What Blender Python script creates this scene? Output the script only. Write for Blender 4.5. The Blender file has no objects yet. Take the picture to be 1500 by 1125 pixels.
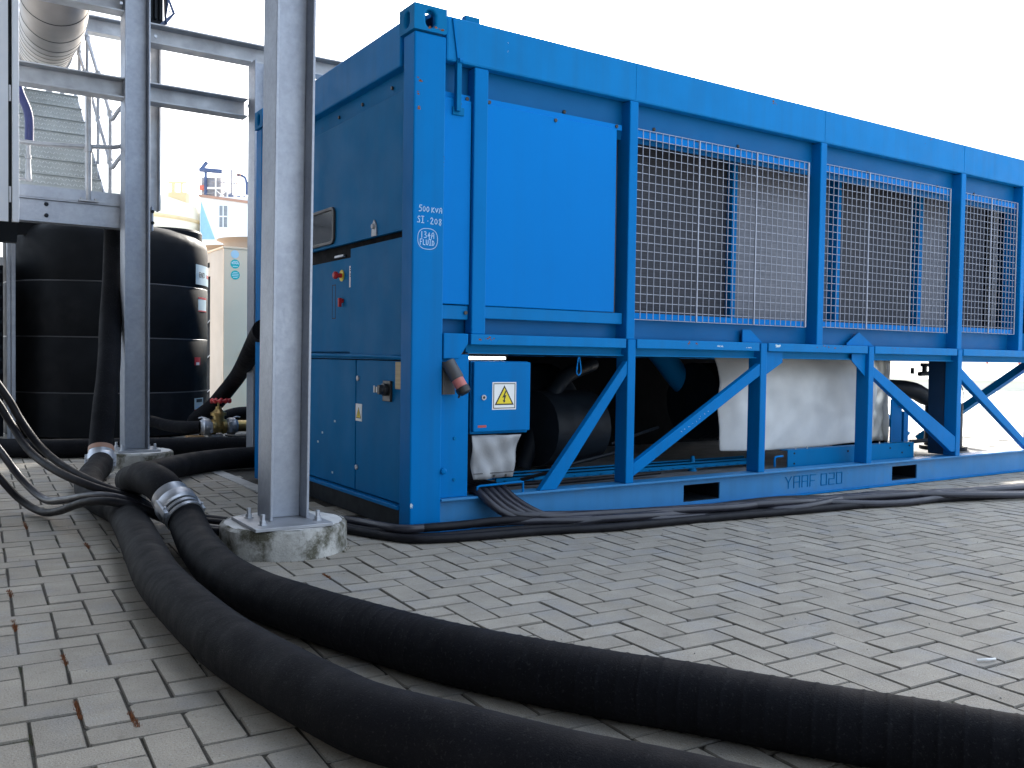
import bpy, bmesh, math, random
from mathutils import Vector, Matrix
random.seed(7)
R = math.radians
PI = math.pi
sc = bpy.context.scene
COL = sc.collection

# ------------------------------------------------------------------ camera
cam_d = bpy.data.cameras.new('camera')
cam = bpy.data.objects.new('camera', cam_d)
COL.objects.link(cam)
cam_d.sensor_fit = 'HORIZONTAL'
cam_d.sensor_width = 36.0
cam_d.lens = 1325.12 / 1500 * 36.0
cam_d.clip_start = 0.05
cam_d.clip_end = 3000
def cam_basis(yaw, pitch, roll):
    cy, sy, cp, sp = math.cos(yaw), math.sin(yaw), math.cos(pitch), math.sin(pitch)
    f = Vector((sy*cp, cy*cp, sp)); r = Vector((cy, -sy, 0)); u = r.cross(f)
    c, s = math.cos(roll), math.sin(roll)
    return c*r + s*u, c*u - s*r, f
CR, CU, CF = cam_basis(0.58087, -0.02950, 0.01438)
CAM = Vector((-1.986, -3.916, 0.889))
M4 = Matrix((( CR.x, CU.x, -CF.x, CAM.x), (CR.y, CU.y, -CF.y, CAM.y), (CR.z, CU.z, -CF.z, CAM.z), (0, 0, 0, 1)))
cam.matrix_world = M4
sc.camera = cam

# ------------------------------------------------------------------ sky, sun, exposure
SUN_AZ = R(43)        # from +Y towards +X (beyond the container, to its right)
SUN_EL = R(26)
w = bpy.data.worlds.new('World'); sc.world = w; w.use_nodes = True
wn = w.node_tree.nodes; wl = w.node_tree.links
wn.clear()
wo = wn.new('ShaderNodeOutputWorld'); wb = wn.new('ShaderNodeBackground')
sky = wn.new('ShaderNodeTexSky'); sky.sky_type = 'NISHITA'; sky.sun_disc = False
sky.sun_elevation = SUN_EL; sky.sun_rotation = SUN_AZ
sky.air_density = 1.0; sky.dust_density = 4.0; sky.ozone_density = 1.0
hs = wn.new('ShaderNodeHueSaturation'); hs.inputs['Saturation'].default_value = 0.85   # thin white cloud
veil = wn.new('ShaderNodeMix'); veil.data_type = 'RGBA'; veil.inputs[0].default_value = .5      # even veil of thin bright cloud over the whole sky
veil.inputs[7].default_value = (4.2, 4.9, 5.9, 1)
wl.new(sky.outputs[0], hs.inputs['Color']); wl.new(hs.outputs[0], veil.inputs[6]); wl.new(veil.outputs[2], wb.inputs['Color'])
wb.inputs['Strength'].default_value = 0.13
wl.new(wb.outputs[0], wo.inputs[0])
sd = bpy.data.lights.new('sun', 'SUN'); sd.energy = 3.0; sd.angle = R(6); sd.color = (1, .95, .87)
sun = bpy.data.objects.new('sun', sd); COL.objects.link(sun)
sdir = Vector((math.sin(SUN_AZ)*math.cos(SUN_EL), math.cos(SUN_AZ)*math.cos(SUN_EL), math.sin(SUN_EL)))
sun.rotation_euler = (-sdir).to_track_quat('-Z', 'Y').to_euler()
sun.location = (10, 20, 30)
sc.view_settings.view_transform = 'Standard'
sc.view_settings.look = 'None'
sc.view_settings.gamma = 1.0
sc.view_settings.exposure = 1.95
sc.render.engine = 'CYCLES'

# ------------------------------------------------------------------ materials
MATS = {}
def mat(name, col, rough=.5, metal=0., var=.12, scale=6., bump=0., bscale=150., col2=None, c2lo=.55, c2hi=.7, c2scale=3.,
        rust=0., streak=0., spec=.5, stretch=None, emit=0., world=False, speck=0., tone=False):
    m = bpy.data.materials.new(name); m.use_nodes = True
    N = m.node_tree.nodes; L = m.node_tree.links
    b = N['Principled BSDF']
    b.inputs['Roughness'].default_value = rough; b.inputs['Metallic'].default_value = metal
    b.inputs['Specular IOR Level'].default_value = spec
    if world:
        tc = N.new('ShaderNodeNewGeometry'); co = tc.outputs['Position']
    else:
        tc = N.new('ShaderNodeTexCoord'); co = tc.outputs['Object']
    def noise(s, d=5, vec=None, r=.55):
        n = N.new('ShaderNodeTexNoise'); n.inputs['Scale'].default_value = s; n.inputs['Detail'].default_value = d
        n.inputs['Roughness'].default_value = r
        L.new(vec or co, n.inputs['Vector']); return n.outputs['Fac']
    def mapr(x, a, b2, lo, hi):
        n = N.new('ShaderNodeMapRange'); n.inputs[1].default_value = a; n.inputs[2].default_value = b2
        n.inputs[3].default_value = lo; n.inputs[4].default_value = hi; L.new(x, n.inputs[0]); return n.outputs[0]
    def mix(f, a, c, mode='MIX'):
        n = N.new('ShaderNodeMix'); n.data_type = 'RGBA'; n.blend_type = mode
        if isinstance(f, (int, float)): n.inputs[0].default_value = f
        else: L.new(f, n.inputs[0])
        for i, v in ((6, a), (7, c)):
            if isinstance(v, tuple): n.inputs[i].default_value = (*v[:3], 1)
            else: L.new(v, n.inputs[i])
        return n.outputs[2]
    vec = None
    if stretch:
        mp = N.new('ShaderNodeMapping'); mp.inputs['Scale'].default_value = stretch; L.new(co, mp.inputs['Vector']); vec = mp.outputs[0]
    f = mapr(noise(scale, 6, vec), .3, .7, 0, 1)
    c = mix(f, tuple(v*(1-var) for v in col), tuple(min(1, v*(1+var)) for v in col))
    if col2:
        c = mix(mapr(noise(c2scale, 7, vec, .65), c2lo, c2hi, 0, 1), c, col2)
        if tone: c = mix(mapr(noise(4.3, 6, vec, .6), .5, .72, 0, .7), c, (.30, .295, .29)); c = mix(mapr(noise(11., 8, vec, .7), .6, .68, 0, .35), c, (.16, .145, .115))
    if streak:
        mp = N.new('ShaderNodeMapping'); mp.inputs['Scale'].default_value = (14, 14, .5); L.new(co, mp.inputs['Vector'])
        s = mapr(noise(1., 5, mp.outputs[0]), .45, .75, 0, streak)
        c = mix(s, c, (.02, .09, .17))
    if rust:
        rf = mapr(noise(7., 9, None, .7), .74-rust*.06, .76-rust*.06, 0, 1)
        rc = mix(noise(60., 3), (.10, .035, .015), (.02, .015, .012))
        c = mix(rf, c, rc)
    if speck:
        sp = mapr(noise(150., 3), .58, .70, 0, speck); c = mix(sp, c, (.5, .5, .47))
        sp2 = mapr(noise(190., 3), .58, .70, 0, speck); c = mix(sp2, c, (.03, .03, .03))
    if tone:
        at = N.new('ShaderNodeAttribute'); at.attribute_name = 'tone'
        sc_ = N.new('ShaderNodeVectorMath'); sc_.operation = 'SCALE'; L.new(c, sc_.inputs[0]); L.new(at.outputs['Fac'], sc_.inputs['Scale'])
        c = sc_.outputs[0]
    L.new(c, b.inputs['Base Color'])
    L.new(mapr(noise(scale*2.3, 5, vec), .3, .7, max(0, rough-.08), min(1, rough+.1)), b.inputs['Roughness'])
    if bump:
        bn = N.new('ShaderNodeBump'); bn.inputs['Strength'].default_value = min(1, bump); bn.inputs['Distance'].default_value = .004
        L.new(noise(bscale, 4), bn.inputs['Height']); L.new(bn.outputs[0], b.inputs['Normal'])
    if emit:
        b.inputs['Emission Color'].default_value = (*col[:3], 1); b.inputs['Emission Strength'].default_value = emit
    MATS[name] = m
    return m
BLUE = mat('blue_paint', (.0, .160, .46), .4, var=.05, scale=2.2, bump=.05, bscale=60, rust=.25, streak=.22, spec=.05)
BLUE2 = mat('blue_paint_rail', (.001, .172, .46), .4, var=.07, scale=3, bump=.06, bscale=50, rust=.8, streak=.2, spec=.07)
BLUEW = mat('blue_paint_dusty', (.025, .205, .46), .5, var=.10, scale=3, bump=.06, bscale=60, rust=.7, streak=.2, spec=.4, col2=(.06, .17, .30), c2scale=3, c2lo=.55, c2hi=.8)
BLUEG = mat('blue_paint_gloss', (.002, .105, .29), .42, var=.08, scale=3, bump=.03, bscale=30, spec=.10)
SHDB = mat('shaded_blue_frame', (.006, .035, .085), .5, var=.2, scale=4)  # blue frame in silhouette, its shade put into the colour
DUST = mat('dusty_deck', (.15, .155, .16), .8, var=.25, scale=6)
RUSTP = mat('rust', (.16, .06, .025), .9, var=.5, scale=60, col2=(.30, .17, .10), c2scale=50)
BLUED = mat('blue_paint_darker', (.0, .15, .37), .5, var=.10, scale=2, bump=.06, bscale=60, rust=.5, streak=.14, spec=.06)  # darker copy of the blue; the end face's shade is in the colour
EDGEB = mat('blue_paint_panel', (.0, .178, .55), .38, var=.03, scale=1.2, bump=.03, bscale=25, rust=.1, streak=.05, spec=.05)
GALV = mat('galvanised_steel', (.31, .335, .385), .48, .65, var=.07, scale=30, bump=.05, bscale=90, col2=(.42, .45, .50), c2scale=2.6, c2lo=.48, c2hi=.75)
GALVD = mat('galvanised_steel_weathered', (.36, .37, .39), .5, .6, var=.2, scale=6, bump=.06, bscale=80, col2=(.47, .48, .5), c2scale=2.5, c2lo=.5, c2hi=.72)
ZINC = mat('bright_zinc', (.48, .50, .54), .44, .8, var=.12, scale=20)
WIREM = mat('galvanised_wire', (.30, .325, .39), .5, .35, var=.1)
RUBBER = mat('black_rubber', (.0055, .006, .0085), .72, var=.3, scale=5, bump=.3, bscale=240, col2=(.012, .0125, .015), c2scale=22, c2lo=.55, c2hi=.8, spec=.12, speck=.03)
CABLE = mat('cable_rubber', (.008, .008, .011), .5, var=.3, scale=8, bump=.08, bscale=120, spec=.2)
CABLEG = mat('cable_rubber_sky_sheen', (.026, .026, .036), .36, var=.3, scale=6, bump=.08, bscale=120, spec=.5)  # sky reflection put into a lighter, bluish base colour
TANKM = mat('black_polyethylene', (.009, .010, .012), .58, var=.2, scale=4, bump=.10, bscale=45, spec=.09, col2=(.016, .016, .018), c2scale=2)
CONC = mat('pad_concrete', (.42, .41, .38), .85, var=.2, scale=10, bump=.9, bscale=60, col2=(.085, .08, .055), c2scale=7, c2lo=.46, c2hi=.6, speck=.3)
CONCT = mat('pad_concrete_top', (.66, .65, .63), .85, var=.12, scale=14, bump=.6, bscale=80, speck=.15)
KERB = mat('kerb_concrete', (.42, .41, .39), .85, var=.12, scale=12, bump=.5, bscale=90, speck=.15)
BRICK = mat('paver_concrete', (.355, .318, .262), .86, var=.13, scale=7, bump=1., bscale=210, world=True, speck=.42, tone=True, col2=(.29, .255, .20), c2scale=1.3, c2lo=.5, c2hi=.75)
JOINT = mat('joint_soil', (.038, .033, .026), .95, var=.4, scale=30, bump=.9, bscale=120, world=True, col2=(.035, .045, .02), c2scale=3)
YARD = mat('yard_concrete', (.55, .54, .51), .9, var=.08, scale=1.5, bump=.3, bscale=30, world=True)
MOSS = mat('moss', (.07, .075, .025), .95, var=.4, scale=60)
RUSTW = mat('dry_weed', (.20, .075, .03), .9, var=.4, scale=50)
PEBB = mat('grit', (.35, .33, .30), .9, var=.5, scale=50)
WHITEP = mat('white_scrap', (.8, .8, .78), .6)
BLACKP = mat('black_plastic', (.015, .015, .016), .4)
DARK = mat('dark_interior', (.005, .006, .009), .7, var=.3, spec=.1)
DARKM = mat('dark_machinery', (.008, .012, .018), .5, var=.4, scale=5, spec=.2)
COILD = mat('coil_shaded', (.034, .038, .052), .6, .3, stretch=(2, 2, 60), var=.4)  # darker coil copy; shade of the gaps is put into the colour
COILL = mat('coil_grey', (.15, .162, .195), .5, .35, stretch=(2, 2, 60), var=.22, scale=5)
CLOTH = mat('insulation_cloth', (.56, .57, .57), .62, var=.08, scale=4, bump=.25, bscale=140, col2=(.48, .485, .48), c2scale=2.2, c2lo=.5, c2hi=.8)
CLOTHS = mat('silver_cloth', (.55, .55, .52), .38, .5, var=.12, scale=8, bump=.2, bscale=100)
TARP = mat('grey_tarp', (.30, .31, .325), .5, .1, var=.10, scale=3, bump=.3, bscale=120)
WHITE = mat('white_print', (.78, .79, .78), .45, var=.03)
CHALK = mat('white_marker', (.45, .62, .80), .6, var=.08)
YELLOW = mat('yellow_print', (.80, .62, .01), .45, var=.03)
BLACK = mat('black_print', (.012, .012, .012), .5, var=.05)
RED = mat('red_paint', (.50, .02, .025), .42, var=.15, scale=20)
REDP = mat('red_plastic', (.42, .06, .05), .45)
PINK = mat('faded_red_plastic', (.50, .16, .14), .5)
GREYP = mat('grey_plastic', (.06, .06, .065), .5)
BRASS = mat('brass', (.42, .30, .12), .42, .85, var=.25, scale=14, col2=(.24, .19, .10), c2scale=10)
BEIGE = mat('beige_steel', (.84, .59, .38), .5, var=.05, scale=1.5)
BEIGED = mat('beige_steel_darker', (.56, .44, .33), .55, var=.07, scale=2)  # darker beige copy, with the cabinet side's shade put into it
TEAL = mat('teal_print', (.0, .42, .36), .45, var=.03)
PALEB = mat('pale_blue_print', (.50, .62, .66), .4, var=.03)
ENCL = mat('light_grey_enclosure', (.70, .72, .76), .4, var=.03)
TAGP = mat('beige_paper', (.52, .42, .26), .8, stretch=(1, 1, 30), var=.12, scale=3)
NAVY = mat('navy_hose', (.02, .03, .13), .45)
GLOWS = mat('glowing_white', (.9, .93, 1.), .4, var=0, emit=1.6)  # emissive white for the strip under the girder
WOOD = mat('pale_wood', (.45, .26, .11), .75, stretch=(1, 10, 10), var=.25, scale=6)
STAIRM = mat('chequer_plate', (.42, .45, .45), .5, .5, var=.1, scale=5)
CHEQ = mat('chequer_ridge', (.62, .65, .66), .4, .5, var=.05)
CLAD = mat('pipe_cladding', (.27, .25, .235), .5, .45, var=.12, scale=2.5, col2=(.33, .28, .24), c2scale=1.5)
GLASSD = mat('dark_glass', (.03, .035, .04), .08, var=.1, spec=.8)
CREAM = mat('cream_render', (.80, .74, .60), .8, var=.04, scale=1)
CREAMD = mat('cream_cornice', (.70, .55, .32), .8, var=.1, scale=1)
BWHITE = mat('white_cladding', (.82, .83, .82), .7, var=.03, scale=1)
BWIN = mat('building_window', (.22, .24, .26), .3, var=.15)
SIGNB = mat('blue_sign', (.28, .50, .78), .5, var=.05)
PLANTD = mat('plant_dark_blue', (.05, .08, .17), .5, var=.3, scale=1)
PLANTG = mat('plant_grey', (.28, .27, .29), .5, var=.3, scale=1)
PLANTW = mat('plant_white', (.75, .72, .68), .6, var=.1, scale=1)
PLANTR = mat('plant_rust', (.42, .24, .17), .6, var=.2, scale=1)
SHADEM = mat('shade_hall_cladding', (.028, .03, .033), .6, var=.1, scale=1)  # near black, so the added hall throws back little light
REDF = mat('red_framework', (.55, .14, .10), .55, var=.1)

# ------------------------------------------------------------------ mesh helper
class MB:
    def __init__(self): self.v = []; self.f = []
    def add(self, vs, fs):
        o = len(self.v); self.v += [tuple(x) for x in vs]; self.f += [tuple(i+o for i in q) for q in fs]; return self
    def box(self, x0, x1, y0, y1, z0, z1):
        vs = [(x, y, z) for z in (z0, z1) for y in (y0, y1) for x in (x0, x1)]
        return self.add(vs, [(0, 2, 3, 1), (4, 5, 7, 6), (0, 1, 5, 4), (2, 6, 7, 3), (0, 4, 6, 2), (1, 3, 7, 5)])
    def bar(self, a, b, w, d, up=(0, 0, 1)):       # rectangular bar a->b, w across (side), d along 'up'
        a = Vector(a); b = Vector(b); t = (b-a).normalized(); s = t.cross(Vector(up))
        if s.length < 1e-5: s = t.cross(Vector((0, 1, 0)))
        s.normalize(); n = s.cross(t)
        vs = []
        for p in (a, b):
            for i, j in ((-1, -1), (1, -1), (1, 1), (-1, 1)): vs.append(p + s*(w/2*i) + n*(d/2*j))
        return self.add(vs, [(3, 2, 1, 0), (4, 5, 6, 7), (0, 1, 5, 4), (1, 2, 6, 5), (2, 3, 7, 6), (3, 0, 4, 7)])
    def prism(self, pts, axis, a, b):              # polygon in the two other axes (in order), extruded from a to b
        n = len(pts); vs = []
        for h in (a, b):
            for p, q in pts: vs.append({'x': (h, p, q), 'y': (p, h, q), 'z': (p, q, h)}[axis])
        fs = [tuple(range(n)), tuple(range(2*n-1, n-1, -1))]
        for i in range(n): j = (i+1) % n; fs.append((i, i+n, j+n, j))
        return self.add(vs, fs)
    def rev(self, prof, p0, axis, seg=24, caps=True):   # prof: (t, r) along axis
        p0 = Vector(p0); t = Vector(axis).normalized()
        s = t.cross(Vector((0, 0, 1)))
        if s.length < 1e-4: s = Vector((1, 0, 0))
        s.normalize(); n = t.cross(s); vs = []
        for h, r in prof:
            for k in range(seg):
                a = 2*PI*k/seg; vs.append(p0 + t*h + s*(r*math.cos(a)) + n*(r*math.sin(a)))
        fs = []
        for i in range(len(prof)-1):
            for k in range(seg):
                q = (k+1) % seg; fs.append((i*seg+k, i*seg+q, (i+1)*seg+q, (i+1)*seg+k))
        if caps:
            fs.append(tuple(range(seg-1, -1, -1))); m = (len(prof)-1)*seg; fs.append(tuple(m+k for k in range(seg)))
        return self.add(vs, fs)
    def cyl(self, a, b, r, r2=None, seg=16):
        a = Vector(a); b = Vector(b)
        return self.rev([(0, r), ((b-a).length, r if r2 is None else r2)], a, b-a, seg)
    def tube(self, pts, r, seg=12, caps=True):
        pts = [Vector(p) for p in pts]; n = len(pts); vs = []; prev = None
        for i, p in enumerate(pts):
            t = (pts[min(i+1, n-1)] - pts[max(i-1, 0)]).normalized()
            if prev is None:
                s = t.cross(Vector((0, 0, 1)))
                if s.length < 1e-3: s = t.cross(Vector((0, 1, 0)))
            else: s = prev - t*prev.dot(t)
            s.normalize(); prev = s; u = t.cross(s)
            rr = r(i) if callable(r) else r
            for k in range(seg):
                a = 2*PI*k/seg; vs.append(p + s*(rr*math.cos(a)) + u*(rr*math.sin(a)))
        fs = []
        for i in range(n-1):
            for k in range(seg):
                q = (k+1) % seg; fs.append((i*seg+k, i*seg+q, (i+1)*seg+q, (i+1)*seg+k))
        if caps: fs.append(tuple(range(seg-1, -1, -1))); fs.append(tuple((n-1)*seg+k for k in range(seg)))
        return self.add(vs, fs)
    def ring(self, c, axis, R0, r, seg=32, s2=8):
        c = Vector(c); t = Vector(axis).normalized(); s = t.cross(Vector((0, 0, 1)))
        if s.length < 1e-4: s = Vector((1, 0, 0))
        s.normalize(); n = t.cross(s); vs = []; fs = []
        for i in range(seg):
            a = 2*PI*i/seg; d = s*math.cos(a)+n*math.sin(a)
            for k in range(s2):
                b = 2*PI*k/s2; vs.append(c + d*(R0+r*math.cos(b)) + t*(r*math.sin(b)))
        for i in range(seg):
            for k in range(s2):
                fs.append((i*s2+k, ((i+1) % seg)*s2+k, ((i+1) % seg)*s2+(k+1) % s2, i*s2+(k+1) % s2))
        return self.add(vs, fs)
    def strokes(self, lines, org, ex, ey, w, th):   # flat ribbon strokes in a plane
        org = Vector(org); ex = Vector(ex); ey = Vector(ey); nz = ex.cross(ey)
        for ln in lines:
            P = [org + ex*a + ey*b for a, b in ln]
            for a, b in zip(P[:-1], P[1:]):
                t = b-a
                if t.length < 1e-6: continue
                t.normalize(); s = nz.cross(t)*(w/2); e = t*(w*.3)
                q = [a-e-s, b+e-s, b+e+s, a-e+s]
                self.add([x for x in q] + [x+nz*th for x in q], [(4, 5, 6, 7), (0, 1, 5, 4), (1, 2, 6, 5), (2, 3, 7, 6), (3, 0, 4, 7)])
        return self

def finish_mesh(name, mb, m, smooth):
    me = bpy.data.meshes.new(name); me.from_pydata(mb.v, [], mb.f); me.validate()
    bm = bmesh.new(); bm.from_mesh(me); bmesh.ops.recalc_face_normals(bm, faces=bm.faces); bm.to_mesh(me); bm.free()
    me.materials.append(m)
    if smooth:
        me.polygons.foreach_set('use_smooth', [True]*len(me.polygons))
        me.set_sharp_from_angle(angle=R(38))
    return me
def tag(o, label=None, cat=None, group=None, kind=None):
    if label: o['label'] = label
    if cat: o['category'] = cat
    if group: o['group'] = group
    if kind: o['kind'] = kind
    return o
def thing(name, loc, label, cat, group=None, rz=0):
    o = bpy.data.objects.new(name, None); COL.objects.link(o); o.location = loc; o.rotation_euler = (0, 0, rz)
    o.empty_display_size = .2
    o['base'] = list(loc)
    return tag(o, label, cat, group)
def base_of(o):
    while o.parent: o = o.parent
    return Vector(o.get('base', (0, 0, 0)))
def part(name, mb, m, parent, bevel=0, smooth=False, local=False, label=None, kind=None):
    if not local:
        b = base_of(parent); mb.v = [(x-b.x, y-b.y, z-b.z) for x, y, z in mb.v]
    o = bpy.data.objects.new(name, finish_mesh(name, mb, m, smooth)); COL.objects.link(o); o.parent = parent
    if bevel:
        md = o.modifiers.new('bevel', 'BEVEL'); md.width = bevel; md.segments = 2; md.limit_method = 'ANGLE'; md.angle_limit = R(40); md.harden_normals = False
    if label: o['label'] = label
    if kind: o['kind'] = kind
    return o
def solo(name, mb, m, loc, label, cat, group=None, bevel=0, smooth=False, kind=None):
    loc = Vector(loc); mb.v = [(x-loc.x, y-loc.y, z-loc.z) for x, y, z in mb.v]
    o = bpy.data.objects.new(name, finish_mesh(name, mb, m, smooth)); COL.objects.link(o); o.location = loc; o['base'] = list(loc)
    if bevel:
        md = o.modifiers.new('bevel', 'BEVEL'); md.width = bevel; md.segments = 2; md.limit_method = 'ANGLE'; md.angle_limit = R(40)
    return tag(o, label, cat, group, kind)
def dup_part(o, delta, parent=None):
    c = o.copy(); COL.objects.link(c); c.location = Vector(o.location) + Vector(delta)
    if parent is not None: c.parent = parent
    return c
def spline(pts, step=.03):                          # Catmull-Rom, centripetal enough for hoses
    P = [Vector(p) for p in pts]; P = [P[0]*2-P[1]] + P + [P[-1]*2-P[-2]]; out = []
    for i in range(1, len(P)-2):
        p0, p1, p2, p3 = P[i-1:i+3]; n = max(2, int((p2-p1).length/step))
        for k in range(n):
            t = k/n
            out.append(.5*((2*p1)+(p2-p0)*t+(2*p0-5*p1+4*p2-p3)*t*t+(3*p1-p0-3*p2+p3)*t**3))
    out.append(P[-2]); return out
def text_part(s, m, parent, loc, size, face='-y', depth=.001, bold=0., name='lettering', local=False, spacing=1.):
    cu = bpy.data.curves.new(name, 'FONT'); cu.body = s; cu.size = size; cu.extrude = depth; cu.offset = bold; cu.align_x = 'CENTER'; cu.align_y = 'CENTER'
    cu.space_character = spacing; cu.resolution_u = 3
    t = bpy.data.objects.new('tmp', cu); COL.objects.link(t)
    bpy.context.view_layer.update()
    me = bpy.data.meshes.new_from_object(t.evaluated_get(bpy.context.evaluated_depsgraph_get()))
    bpy.data.objects.remove(t)
    rot = {'-y': Matrix.Rotation(R(90), 4, 'X'), '-x': Matrix.Rotation(R(-90), 4, 'Z') @ Matrix.Rotation(R(90), 4, 'X')}[face] if isinstance(face, str) else face
    me.transform(rot); b = Vector((0, 0, 0)) if local else base_of(parent); me.transform(Matrix.Translation(Vector(loc)-b))
    me.materials.clear(); me.materials.append(m); me.name = name
    o = bpy.data.objects.new(name, me); COL.objects.link(o); o.parent = parent
    return o

# ================================================================== SETTING: ground
g = MB(); n = 12
S = 900.
g.add([(-S, -S, -.06), (S, -S, -.06), (S, S, -.06), (-S, S, -.06)], [(0, 1, 2, 3)])
ground = solo('ground', g, YARD, (0, 0, -.06), 'pale concrete yard reaching out beyond the container', 'ground', kind='structure')
del ground['category']
PX0, PX1, PY0, PY1 = -4.2, 8.8, -3.6, 7.4
pv = MB().add([(PX0, PY0, -.0058), (PX1, PY0, -.0058), (PX1, PY1, -.0058), (PX0, PY1, -.0058)], [(0, 1, 2, 3)])
# a skirt so the pavement is a slab
pv.add([(PX0, PY0, -.06), (PX1, PY0, -.06), (PX1, PY1, -.06), (PX0, PY1, -.06), (PX0, PY0, -.012), (PX1, PY0, -.012), (PX1, PY1, -.012), (PX0, PY1, -.012)],
       [(0, 1, 5, 4), (1, 2, 6, 5), (2, 3, 7, 6), (3, 0, 4, 7)])
pavement = solo('pavement', pv, JOINT, (0, 0, 0), 'grey herringbone block paving in front of the blue container', None, kind='structure')

def kerb_x(y): return -.18
U = .1105; ROT = R(-2.6); OX, OY = -1.549, -1.503
cR, sR = math.cos(ROT), math.sin(ROT)
cells = []
for i in range(-60, 120):
    for j in range(-60, 120):
        k = (i-j) % 4
        if k == 0: cells.append((i+1., j+.5, 1))       # lying along X
        elif k == 2: cells.append((i+.5, j*1., 0))     # lying along Y
bricks = []
for ci, cj, h in cells:
    lx, ly = ci*U, (cj-1)*U
    x = OX + lx*cR - ly*sR; y = OY + lx*sR + ly*cR
    if not (PX0+.15 < x < PX1-.15 and PY0+.15 < y < PY1-.15): continue
    if .06 < x < 6.0 and .2 < y < 2.3: continue
    if x > -.13 and 1.2 < y < 3.1 and x < .3: continue
    d = Vector((x, y, 0))-CAM
    zc = d.dot(CF)
    px, py = (999, 999)
    if zc > .1: px = 750+1325*d.dot(CR)/zc; py = 562-1325*d.dot(CU)/zc
    vis = zc > .3 and -70 < px < 1570 and py < 1200
    if not vis and (x < -3 or zc < 0 or px > 2300 or px < -600): continue
    hid = False
    bricks.append((d.length if vis and not hid else 1e3+d.length, x, y, h))
bricks.sort()
def brick_geo(h, joint, rnd):
    L, W = (2*U-joint, U-joint)
    if not h: L, W = W, L
    a, b, c = L/2, W/2, .0026
    out = []
    for sx, sy in ((-1, -1), (1, -1), (1, 1), (-1, 1)):           # worn corners and slightly crooked edges
        k_ = rnd.uniform(.001, .0025) if rnd.random() > .16 else rnd.uniform(.004, .011)
        p, q = (sx*a, sy*(b-k_)), (sx*(a-k_), sy*b)
        out += [p, q] if sx*sy > 0 else [q, p]
    out = [(x+rnd.uniform(-.0013, .0013), y+rnd.uniform(-.0013, .0013)) for x, y in out]
    n_ = len(out); tz = [rnd.uniform(-.0015, .0012) for _ in range(2)]
    vs = [(x, y, -.014) for x, y in out] + [(x, y, -.0040) for x, y in out]
    vs += [(x-math.copysign(c, x), y-math.copysign(c, y), tz[0]*x/a*.6+tz[1]*y/b*.6) for x, y in out]
    fs = [tuple(range(2*n_, 3*n_))]
    for i in range(n_):
        j = (i+1) % n_; fs += [(i, j, j+n_, i+n_), (i+n_, j+n_, j+2*n_, i+2*n_)]
    return vs, fs
rb = random.Random(3)
FT = [1.] + [.45, .62]*8          # dirt on the sides and arrises of a block
variants = {0: [], 1: []}
for h in (0, 1):
    for k in range(14):
        vs, fs = brick_geo(h, rb.uniform(.0045, .0085), rb)
        me = bpy.data.meshes.new('paver'); me.from_pydata(vs, [], fs)
        me.materials.append(BRICK); tone = .90+.20*rb.random()
        at = me.attributes.new('tone', 'FLOAT', 'FACE'); at.data.foreach_set('value', [tone*k_ for k_ in FT])
        variants[h].append(me)
NB = 300
for d, x, y, h in bricks[:NB]:
    o = bpy.data.objects.new('paver', rb.choice(variants[h])); COL.objects.link(o); o.parent = pavement
    o.location = (x, y, rb.uniform(-.0022, .0008)); o.rotation_euler = (rb.uniform(-.008, .008), rb.uniform(-.008, .008), ROT+rb.uniform(-.012, .012))
AV, AF, AT = [], [], []
for d, x, y, h in bricks[NB:]:
    vs, fs = brick_geo(h, rb.uniform(.0045, .0085), rb); a = ROT+rb.uniform(-.012, .012); c, s = math.cos(a), math.sin(a); dz = rb.uniform(-.0022, .0008)
    o = len(AV); AV += [(x+p*c-q*s, y+p*s+q*c, r+dz) for p, q, r in vs]; AF += [tuple(i+o for i in f) for f in fs]; t_ = .92+.16*rb.random(); AT += [t_*k_ for k_ in FT]
me = bpy.data.meshes.new('paver_field'); me.from_pydata(AV, [], AF); me.materials.append(BRICK)
me.attributes.new('tone', 'FLOAT', 'FACE').data.foreach_set('value', AT)
o = bpy.data.objects.new('paver_field', me); COL.objects.link(o); o.parent = pavement; o['kind'] = 'stuff'
# kerb edging beside the container end
k = MB()
for i in range(3):
    y0 = 1.25+i*.62; k.box(-.17, -.075, y0, y0+.612, -.04, .006)
kv = part('edging_kerb', k, KERB, pavement, bevel=.005)

# moss, weed and grit in the joints
def clump(mb, x, y, r, nn, zmax, rnd):
    for _ in range(nn):
        a = rnd.uniform(0, 2*PI); d = r*rnd.random()**.5; px, py = x+d*math.cos(a), y+d*math.sin(a)
        l = rnd.uniform(.3, 1)*zmax; w_ = rnd.uniform(.0015, .003); b = rnd.uniform(0, 2*PI); dx, dy = math.cos(b)*w_, math.sin(b)*w_
        tx, ty = rnd.uniform(-.004, .004), rnd.uniform(-.004, .004)
        mb.add([(px-dx, py-dy, -.011), (px+dx, py+dy, -.011), (px+tx, py+ty, l-.006)], [(0, 1, 2)])
def joint_line(mb, x, y, L, rnd, zmax=.012, nn=160):   # a short run of weed along a Y joint
    for _ in range(nn):
        clump(mb, x+rnd.uniform(-.005, .005), y+rnd.uniform(-L/2, L/2), .004, 1, zmax, rnd)
rw = random.Random(11)
wd = MB()
def jx(i): return OX + i*U
for (i, j, L) in ((0, -1.0, .10), (-1, 0.2, .12), (-1, 4., .09), (-2, 8, .12), (-2, 12., .1), (-1, 25, .2), (1, 19, .12), (8, 9.5, .08)):
    lx, ly = i*U, j*U
    joint_line(wd, OX+lx*cR-ly*sR, OY+lx*sR+ly*cR, L, rw, .014, 260)
clump(wd, -.77, -1.68, .05, 90, .03, rw)
solo('joint_weed', wd, RUSTW, (0, 0, 0), 'rust brown dried weed growing in the paving joints', 'weeds', kind='stuff')
ms = MB()
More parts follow.
